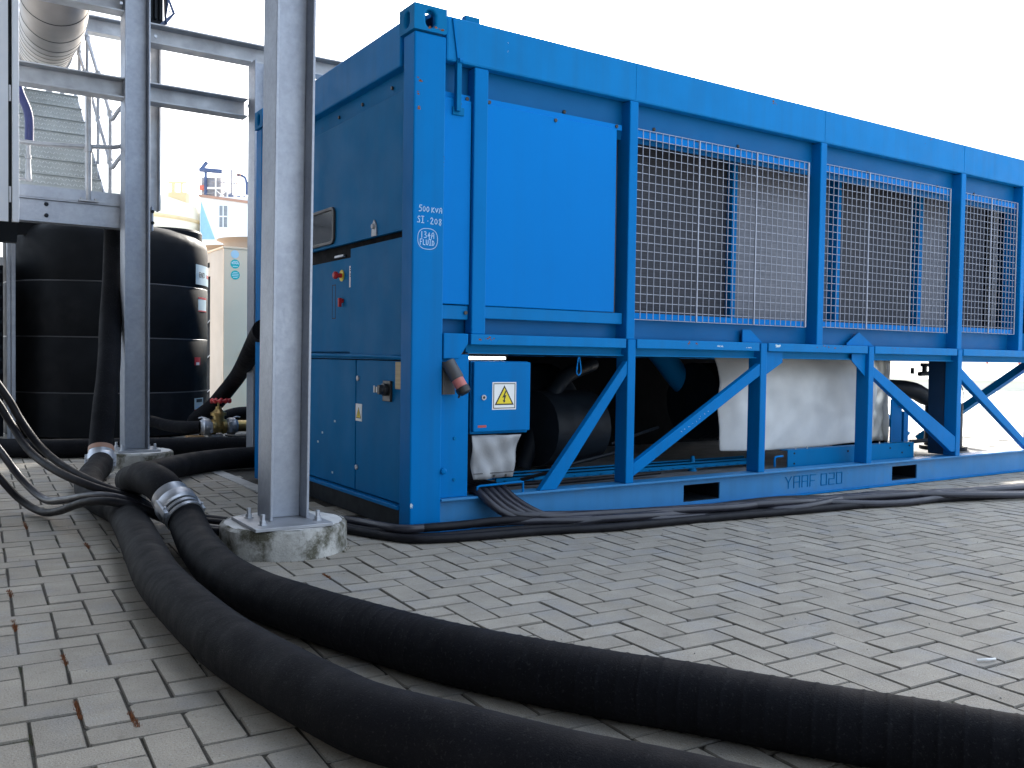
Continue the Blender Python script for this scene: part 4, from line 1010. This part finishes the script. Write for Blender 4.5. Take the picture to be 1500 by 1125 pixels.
part('inner_fill', MB().box(1.57, 3.38, 8.54, 10.4, .03, 2.30), DARK, cd)
cwl = MB().rev([(0, .47), (.09, .47), (.13, .50), (.16, .58), (.165, .58), (.15, .50)], (2.12, 9.05, 2.335), (0, 0, 1), 40, caps=False).rev([(0, .47), (.001, .40)], (2.12, 9.05, 2.40), (0, 0, 1), 40)
fc = part('fan_cowl', cwl, BEIGED, cd, smooth=True); dup_part(fc, (.02, 1.15, 0))
def disc(x, z, r, m_, nm, off=0.): return part(nm, MB().rev([(0, r), (.002, r)], (x, 8.499-off, z), (0, -1, 0), 28), m_, cd)
disc(1.622, 2.237-.0, .055, PALEB, 'round_sticker'); disc(1.625, 2.105, .062, TEAL, 'round_sticker'); disc(1.628, 1.955, .062, TEAL, 'round_sticker')
text_part('404A', WHITE, cd, (1.625, 8.4955, 2.115), .048, '-y', .0004, .0008)
tl = MB()
for z, h_ in ((1.99, .03), (1.968, .045), (1.945, .045), (1.922, .03), (2.14, .03), (2.072, .035)): tl.box(1.628-h_, 1.628+h_, 8.4955, 8.4965, z-.004, z+.004)
part('sticker_print', tl, WHITE, cd)
for z in (.855, .69):
    part('pressure_gauge', MB().rev([(0, .05), (.025, .05), (.03, .042)], (1.745, 8.498, z), (0, -1, 0), 20), WHITE, cd); part('gauge_rim', MB().ring((1.745, 8.47, z), (0, 1, 0), .05, .008, 20, 6), ZINC, cd)

# ================================================================== HOSES
HR = .081
def ribbed(path, r, on, pitch=.05, amp=.0019):
    acc = [0]
    for a, b in zip(path[:-1], path[1:]): acc.append(acc[-1]+(b-a).length)
    def f(i):
        d = acc[i] % pitch; k = math.exp(-((d-pitch/2)/.004)**2)
        return r + amp*k*on(path[i]) + .0008*math.sin(acc[i]*3.1)
    return f
def coupling(parent, p, t, r, sleeve=.075):
    t = Vector(t).normalized()
    a = part('coupling_sleeve', MB().rev([(-sleeve, r*1.02), (-sleeve, r*1.06), (-.02, r*1.07), (-.015, r*1.04)], p, t, 32), ZINC, parent, smooth=True)
    b = part('coupling_collar', MB().rev([(-.025, r*1.12), (-.018, r*1.18), (.025, r*1.18), (.034, r*1.09)], p, t, 32), ZINC, parent, smooth=True)
    for k_ in range(2):
        part('hose_clamp', MB().rev([(.046+.028*k_, r*1.03), (.046+.028*k_, r*1.09), (.061+.028*k_, r*1.09), (.061+.028*k_, r*1.03)], p, t, 32), ZINC, parent, smooth=True)
    s = t.cross(Vector((0, 0, 1))).normalized(); u = s.cross(t)
    for q in (-1, 1):
        lug = MB(); c_ = p + s*(q*r*1.13) + u*(.2*r)
        lug.bar(c_-t*.02, c_+t*.075, .022, .03, u); lug.cyl(c_+t*.05-u*.03, c_+t*.05+u*.03, .006, seg=8)
        part('coupling_lug', lug, ZINC, parent, bevel=.003)
    return a
# hose B: right foreground, starts at the coupling
CP = Vector((-.990, .415, .180))
Bp = spline([CP, (-.966, .325, .126), (-.972, .24, .101), (-1.0, .02, .086), (-1.022, -.17, HR), (-1.05, -.45, HR), (-1.056, -.70, HR), (-1.032, -.95, HR), (-.985, -1.15, HR), (-.92, -1.385, HR), (-.80, -1.735, HR), (-.675, -1.995, HR), (-.547, -2.21, HR), (-.452, -2.35, HR), (-.293, -2.615, HR), (-.172, -2.80, HR), (-.076, -2.96, HR), (.15, -3.3, HR), (.4, -3.65, HR)], .0045)
hb = thing('thick_hose', (-.55, -2.2, 0), 'thick ringed black hose running from the silver coupling to the lower right', 'hose')
part('hose_tube', MB().tube(Bp, ribbed(Bp, HR, lambda p: min(1, max(0, (-.9-p.y)/1.0))), 32), RUBBER, hb, smooth=True)
coupling(hb, CP, (.055, -.19, -.12), HR)
# hose D: from behind the container end round to the coupling
Dp = spline([(.6, 2.98, .09), (.25, 3.03, .085), (-.04, 3.00, .085), (-.335, 2.82, .085), (-.664, 2.376, .10), (-.90, 1.90, .125), (-.995, 1.48, .17), (-1.04, 1.12, .215), (-1.052, .86, .262), (-1.04, .65, .27), (-1.02, .52, .246), CP], .02)
hd = thing('thick_hose', (-.66, 2.37, 0), 'thick black hose curling from behind the container to the silver coupling', 'hose')
part('hose_tube', MB().tube(Dp, HR*1.0, 28), RUBBER, hd, smooth=True)
# hose A: left foreground
Ap = spline([(-.895, 3.12, .125), (-.93, 2.92, .085), (-1.02, 2.6, HR), (-1.12, 2.1, HR), (-1.165, 1.6, HR), (-1.135, 1.15, HR), (-1.125, .95, HR), (-1.17, .42, HR), (-1.227, -.10, HR), (-1.272, -.56, HR), (-1.28, -1.05, HR), (-1.268, -1.42, HR), (-1.228, -1.73, HR), (-1.19, -1.94, HR), (-1.15, -2.10, HR), (-1.05, -2.295, HR), (-.93, -2.53, HR), (-.81, -2.72, HR), (-.6, -3.1, HR), (-.35, -3.5, HR)], .008)
ha = thing('thick_hose', (-1.27, -1.05, 0), 'thick smooth black hose curving along the left to the bottom edge', 'hose')
part('hose_tube', MB().tube(Ap, ribbed(Ap, HR, lambda p: .25), 32), RUBBER, ha, smooth=True)
# riser hose C
Cc = Vector((-.895, 3.10, .13))
Cp = spline([Cc, (-.885, 3.16, .24), (-.850, 3.26, .46), (-.785, 3.46, .78), (-.735, 3.70, 1.10), (-.69, 3.86, 1.42), (-.66, 3.98, 1.72), (-.64, 4.05, 1.98)], .03)
hc = thing('riser_hose', Cc, 'black riser hose leaning up behind the farther column to the platform', 'hose')
part('hose_tube', MB().tube(Cp, HR, 28), RUBBER, hc, smooth=True)
tC = Vector((-.03, -.14, -.22))
coupling(hc, Vector((-.900, 3.075, .125)), tC, HR, .05)
part('red_seal', MB().rev([(-.085, HR*1.03), (-.085, HR*1.08), (-.051, HR*1.08), (-.051, HR*1.03)], Vector((-.900, 3.075, .125)), tC, 28), PLANTR, hc, smooth=True)
# hose F along the tank foot
Fp = spline([(-2.6, 4.95, .08), (-1.9, 4.78, .08), (-1.43, 4.63, .08), (-1.15, 4.44, .08), (-.8, 4.34, .08), (-.3, 4.22, .08), (.1, 4.1, .08), (.6, 3.95, .08), (.95, 3.9, .08)], .04)
hf = solo('floor_hose', MB().tube(Fp, .078, 24), RUBBER, (-.5, 4.3, 0), 'black hose lying on the ground along the foot of the tank', 'hose', smooth=True)
# hose E rising to the container end
Ep = spline([(.78, 5.85, .12), (.45, 5.35, .16), (.217, 4.95, .231), (.292, 4.62, .388), (.351, 4.50, .498), (.43, 4.36, .654), (.365, 3.95, .752), (.24, 3.40, .833), (.12, 2.75, 1.0), (-.03, 2.15, 1.05)], .03)
solo('supply_hose', MB().tube(Ep, .072, 24), RUBBER, (.26, 4.5, 0), 'black hose rising from the tank up to the end of the blue container', 'hose', smooth=True)
Gp = spline([(.24, 4.95, .15), (.42, 4.9, .235), (.557, 4.9, .285), (.69, 4.9, .30), (.85, 4.85, .285), (1.45, 4.75, .2)], .03)
solo('return_hose', MB().tube(Gp, .07, 20), RUBBER, (.7, 4.9, 0), 'black hose arching low behind the brass gate valve', 'hose', smooth=True)

# ================================================================== VALVE
vv = thing('gate_valve', (.28, 4.35, .10), 'brass gate valve with red handwheel and silver couplings beside the tank', 'valve')
VZ = .226; VY = 4.35
part('valve_body', MB().rev([(0, .062), (.02, .070), (.035, .066), (.04, .048), (.09, .048), (.095, .066), (.11, .070), (.13, .062)], (.212, VY, VZ), (1, 0, 0), 20).rev([(0, .05), (.10, .05), (.10, .068), (.125, .070), (.135, .05), (.16, .028), (.18, .028)], (.277, VY, VZ), (0, 0, 1), 20).rev([(0, .05), (.055, .03)], (.277, VY, VZ), (0, 0, -1), 20), BRASS, vv, smooth=True)
part('valve_stem', MB().cyl((.277, VY, VZ+.17), (.277, VY, VZ+.245), .010), BRASS, vv)
hwl = MB().ring((.297, VY, VZ+.232), (0, 0, 1), .078, .011, 30, 8)
for k_ in range(10):
    a = 2*PI*k_/10; hwl.rev([(0, .010), (.01, .019), (.032, .019), (.042, .008)], (.297+.078*math.cos(a), VY+.078*math.sin(a), VZ+.212), (0, 0, 1), 8)
hwl.bar((.219, VY, VZ+.232), (.375, VY, VZ+.232), .018, .010).bar((.297, VY-.078, VZ+.232), (.297, VY+.078, VZ+.232), .018, .010)
part('handwheel', hwl, RED, vv, smooth=True)
def camlock(x, s):
    o = part('coupling', MB().rev([(0, .050), (.012, .060), (.03, .075), (.085, .078), (.095, .064), (.11, .058)], (x, VY, VZ), (s, 0, 0), 24), ZINC, vv, smooth=True)
    part('coupling_lever', MB().box(x+s*.03-.012, x+s*.03+.012, VY-.095, VY-.07, VZ-.045, VZ+.045).rev([(0, .014), (.02, .014)], (x+s*.055, VY-.072, VZ), (0, -1, 0), 10).tube(spline([(x+s*.06, VY-.05, VZ+.078), (x+s*.1, VY-.03, VZ+.088), (x+s*.13, VY-.03, VZ+.082)], .01), .006, 8), ZINC, o)
camlock(.222, -1); camlock(.332, 1)
part('brass_nipple', MB().rev([(0, .052), (.10, .052), (.105, .056), (.12, .056)], (.435, VY, VZ), (1, 0, 0), 20), BRASS, vv, smooth=True)
solo('valve_hose', MB().tube(spline([(.548, VY, VZ), (.75, VY, VZ), (1.0, VY, .22), (1.45, VY, .21)], .04), .054, 20), RUBBER, (.55, VY, 0), 'black hose leaving the brass nipple of the gate valve', 'hose', smooth=True)
solo('outlet_hose', MB().tube(spline([(.125, VY, VZ), (.03, VY+.12, .22), (-.02, VY+.6, .2), (-.05, 5.80, .2)], .04), .055, 16), RUBBER, (0, VY+.3, 0), 'short black hose between the gate valve and the tank', 'hose', smooth=True)
solo('concrete_block', MB().box(.20, .385, 4.26, 4.46, .0, .105), CONC, (.29, 4.35, 0), 'small stained concrete block under the brass gate valve', 'block', bevel=.006)
solo('support_plate', MB().box(.372, .95, 4.22, 4.48, .128, .142).box(.42, .93, 4.3, 4.42, 0, .128), DARKM, (.6, 4.35, 0), 'dark metal support plate under the hose beside the gate valve', 'plate')
solo('wood_offcut', MB().box(.0, .14, 4.30, 4.40, .128, .152).box(.035, .085, 4.31, 4.39, 0, .128), WOOD, (.07, 4.35, 0), 'small pale wooden offcut wedged beside the tank foot', 'wood', bevel=.003)
solo('packing_wedge', MB().box(.20, .30, 4.28, 4.42, .106, .16), GALVD, (.25, 4.35, .106), 'grey packing piece between the block and the gate valve', 'packing')

# ================================================================== CABLES
CRAD = .0205
def cable(pts, label, group, m_=CABLE, r=CRAD, seg=12):
    P = spline(pts, .035)
    return solo('power_cable', MB().tube(P, r, seg), m_, P[len(P)//2].to_3d() if False else Vector((P[len(P)//2].x, P[len(P)//2].y, 0)), label, 'cable', group, smooth=True)
GL = 'black cables sweeping in from the left over the hose'
LLS = ['%s of the four black cables sweeping in from the left edge' % q for q in ('topmost', 'second from top', 'third from top', 'lowest')]
z1 = .022
left_paths = [
 [(-1.72, 1.72, .85), (-1.581, 1.72, .63), (-1.515, 1.70, .50), (-1.43, 1.55, .36), (-1.33, 1.25, .27), (-1.20, .98, .205), (-1.07, .90, .15), (-.93, .93, .055), (-.80, .98, .03), (-.62, .74, z1), (-.42, .58, z1), (-.25, .40, .03), (-.13, .12, .03), (.02, -.055, .06), (.22, -.09, .062), (.45, -.12, .07), (.8, -.17, .06), (1.3, -.22, .035), (1.95, -.28, .06), (2.4, -.33, .065), (3.1, -.42, .03), (4.2, -.66, .03), (5.6, -1.02, .03), (7.5, -1.6, z1)],
 [(-1.75, 1.74, .78), (-1.63, 1.75, .61), (-1.56, 1.72, .48), (-1.49, 1.52, .35), (-1.39, 1.20, .27), (-1.25, .96, .21), (-1.10, .855, .16), (-.94, .85, .06), (-.78, .86, z1), (-.60, .62, z1), (-.40, .46, z1), (-.22, .27, z1), (-.10, .02, z1), (.06, -.095, z1), (.25, -.12, z1), (.55, -.15, z1), (.95, -.24, z1), (1.4, -.30, z1), (1.9, -.37, z1), (2.4, -.43, z1), (2.9, -.47, z1), (3.4, -.53, z1), (4.2, -.74, z1), (5.6, -1.12, z1), (7.5, -1.75, z1)],
 [(-1.74, 1.74, .52), (-1.61, 1.74, .33), (-1.52, 1.66, .19), (-1.43, 1.45, .10), (-1.36, 1.20, .125), (-1.27, .92, .18), (-1.15, .76, .17), (-1.0, .72, .08), (-.85, .72, .03), (-.72, .56, z1), (-.55, .52, .055), (-.30, .48, .055), (-.16, .30, .055), (-.06, -.02, .06), (.10, -.07, .062), (.35, -.095, .062), (.62, -.15, .06), (1.0, -.25, .05), (1.6, -.30, .06), (2.2, -.36, .055), (2.9, -.45, .06), (3.6, -.56, .055), (4.3, -.72, .06), (5.6, -1.06, .05), (7.5, -1.66, z1)],
 [(-1.74, 1.74, .36), (-1.61, 1.74, .18), (-1.53, 1.68, .08), (-1.45, 1.50, .03), (-1.39, 1.25, .06), (-1.31, .88, .155), (-1.20, .71, .17), (-1.05, .66, .12), (-.90, .66, .035), (-.76, .50, z1), (-.66, .47, z1), (-.45, .54, z1), (-.34, .50, z1), (-.18, .20, z1), (-.06, -.075, z1), (.10, -.16, z1), (.30, -.20, z1), (.60, -.235, z1), (1.0, -.33, z1), (1.6, -.38, z1), (2.2, -.45, z1), (2.9, -.52, z1), (3.6, -.63, z1), (4.3, -.80, z1), (5.6, -1.17, z1), (7.5, -1.82, z1)]]
for pth, LL in zip(left_paths, LLS): cable(pth, LL, GL, CABLEG if 'third' in LL else CABLE)
GD = 'black cables dropping from the box and running along the container foot'
LDS = ['%s of the five black cables dropping out under the canvas flap' % q for q in ('leftmost', 'second from left', 'middle one', 'fourth from left', 'rightmost')]
for i, (x, dyo) in enumerate(((.41, 0), (.45, .012), (.49, .02), (.53, .03), (.57, .035))):
    h_ = (.06, .085, .035, .075, .055)[i]
    cable([(x+.03, .28, .20), (x, .12, .205), (x-.005, .03, .200), (x+.015, -.045, .155), (x+.09, -.10-.012*i, .095), (x+.24, -.15-.01*i, h_), (x+.6, -.20-.024*(2, 0, 3, 1, 4)[i], .055+.014*(i % 2)), (1.55+.1*i, -.24-.03*(3, 1, 0, 4, 2)[i], .025+.036*(i % 2)), (2.3, -.29-.042*(1, 3, 0, 2, 4)[i], .04+.024*(i % 2)), (3.1, -.40-.045*(3, 0, 2, 4, 1)[i], .024+.038*((i+1) % 2)), (4.2, -.62-.055*(0, 2, 4, 1, 3)[i], .03+.03*(i % 2)), (5.6, -.97-.05*i, .024+.033*(i % 2)), (7.5, -1.5-.06*i, .024)], LDS[i], GD, CABLEG)

# ================================================================== BACKGROUND LEFT (works buildings), turned to face the camera
FWD = Vector((CF.x, CF.y, 0)).normalized(); RZ = math.atan2(CR.y, CR.x)
def bg_thing(name, dist, label, cat, group=None, u=0):
    p = Vector((CAM.x, CAM.y, 0))+FWD*dist + Vector((CR.x, CR.y, 0)).normalized()*u
    o = thing(name, (p.x, p.y, 0), label, cat, group, RZ); return o
bw = bg_thing('works_building', 60, 'white works building with small windows and a blue triangle emblem far behind', 'building', None, -19)
part('wall', MB().box(-1.75, 6, 0, 12, 0, 11.2), BWHITE, bw, local=True)
part('roof_edge', MB().bar((-1.8, -.02, 11.25), (6, -.02, 10.3), .3, .16), PLANTR, bw, local=True)
part('emblem', MB().prism([(-1.70, 8.4), (-.75, 8.4), (-1.70, 10.9)], 'y', -.06, -.002), SIGNB, bw, local=True)
for u, z, w_ in ((-.5, 7.3, .6), (-.5, 5.1, 1.3), (1.2, 5.0, .8), (-.2, 9.9, .5), (-.4, 2.9, 1.2)):
    f_ = part('window', MB().box(u-w_/2, u+w_/2, -.05, -.002, z-.7, z+.7), BWIN, bw, local=True)
    part('sill', MB().box(u-w_/2-.1, u+w_/2+.1, -.12, -.052, z-.82, z-.72).box(u-.03, u+.03, -.08, -.052, z-.7, z+.7).box(u-w_/2, u+w_/2, -.08, -.053, z-.04, z+.04), BWHITE, f_, local=True)
pipes = bg_thing('roof_pipework', 62, 'tangle of dark ducts, white frames and a ladder on the white building roof', 'pipework', None, -20.35)
pipes.location.z = 11.25; pipes.scale = (.55, .55, .55)
B0 = 0.
mb = MB().box(-1.8, .6, 0, 1.4, B0+.4, B0+2.9).box(.9, 1.4, .3, 1, B0+.2, B0+1.4)
part('machine_block', mb, PLANTG, pipes, local=True)
part('roof_duct', MB().tube(spline([(2.6, 0, B0+3.3), (3.3, 0, B0+3.1), (3.7, 0, B0+2.6), (3.8, 0, B0+.8)], .2), .16, 8).bar((3.7, 0, B0+2.7), (4.4, 0, B0+1.5), .1, .14), PLANTD, pipes, local=True)
part('dark_duct', MB().cyl((-1.9, -.4, B0+3.75), (.9, -.4, B0+3.55), .28).bar((-1.6, -.4, B0+3.9), (-1.0, -.4, B0+4.7), .25, .4).cyl((-1.2, -.3, B0), (-1.2, -.3, B0+3.6), .18), PLANTD, pipes, local=True)
part('white_frame', MB().box(.05, .2, -.6, -.45, B0, B0+2.9).box(1.5, 1.65, -.6, -.45, B0, B0+2.7).box(.05, 1.65, -.6, -.45, B0+2.75, B0+2.95).box(-.9, 1.65, -.62, -.45, B0+1.35, B0+1.6).bar((.2, -.53, B0+1.2), (1.5, -.53, B0+.1), .1, .1).bar((.2, -.53, B0+.1), (1.5, -.53, B0+1.2), .1, .1), PLANTW, pipes, local=True)
lad = MB().box(2.6, 2.7, -.3, -.2, B0, B0+3.5).box(3.0, 3.1, -.3, -.2, B0, B0+3.5)
for i in range(12): lad.box(2.7, 3.0, -.28, -.22, B0+.2+i*.28, B0+.26+i*.28)
part('ladder', lad, PLANTR, pipes, local=True)
part('thin_pipe', MB().tube(spline([(2.1, 0, B0+3.7), (2.5, 0, B0+4.0), (3.0, 0, B0+3.6)], .1), .08, 8).cyl((1.9, 0, B0), (1.9, 0, B0+3.9), .1).cyl((2.2, .1, B0), (2.2, .1, B0+3.2), .07).cyl((-.6, -.3, B0+2.4), (2.6, -.3, B0+2.1), .07).cyl((-1.7, -.3, B0+.9), (2.2, -.3, B0+.7), .08).cyl((4.0, 0, B0), (4.0, 0, B0+1.6), .05), PLANTG, pipes, local=True)
for a_, b_ in ((2.9, .3), (3.6, .3), (1.9, .6)): part('drum', MB().cyl((a_, -.35, B0+b_), (a_, .5, B0+b_), .33), PLANTD, pipes, local=True)
part('red_box', MB().box(-2.0, -1.4, -.3, .1, B0+1.3, B0+1.9), REDF, pipes, local=True)
cs = bg_thing('cream_silo', 56, 'cream rounded silo building with brown cornice beside the white building', 'silo', None, -26.25)
part('silo_wall', MB().rev([(0, 5), (9.0, 5), (9.3, 5.12), (9.7, 5.12), (10.4, 5.0), (10.7, 4.7), (11.2, 3.2)], (.2, 5, 0), (0, 0, 1), 48), CREAM, cs, local=True, smooth=True)
part('silo_cornice', MB().ring((.2, 5, 9.55), (0, 0, 1), 5.08, .14, 48, 6), CREAMD, cs, local=True, smooth=True)
part('silo_cap', MB().box(3.3, 4.5, 4.2, 5, 10.6, 11.5).box(3.5, 3.7, 4.3, 4.5, 11.5, 12.1).box(4.1, 4.2, 4.3, 4.5, 11.5, 12.1).box(3.3, 4.5, 4.3, 4.45, 12.1, 12.2), CREAMD, cs, local=True)
# right background beyond the container
rfm = bg_thing('red_framework', 45, 'red steel framework glimpsed far beyond the right end of the container', 'framework', None, 26)
mb = MB()
for i in range(6): mb.box(-4+i*1.6, -3.93+i*1.6, 0, .08, .9, 2.6)
mb.box(-4, 4.2, 0, .12, 2.45, 2.6).box(-4, 4.2, 0, .12, 1.35, 1.45)
for i in range(5): mb.bar((-3.9+i*1.6, .07, 1.4), (-2.4+i*1.6, .07, 2.5), .09, .09)
part('lattice', mb, REDF, rfm, local=True)
wl_ = bg_thing('low_wall', 30, 'low pale tan wall in the yard beyond the right end of the container', 'wall', None, 17)
part('wall_face', MB().box(-5, 9, 0, .3, 0, .32), CREAM, wl_, local=True)
part('wall_coping', MB().box(-5, 9, -.03, .33, .32, .38), CREAM, wl_, local=True)
for ob in bpy.data.objects:
    if 'base' in ob: del ob['base']
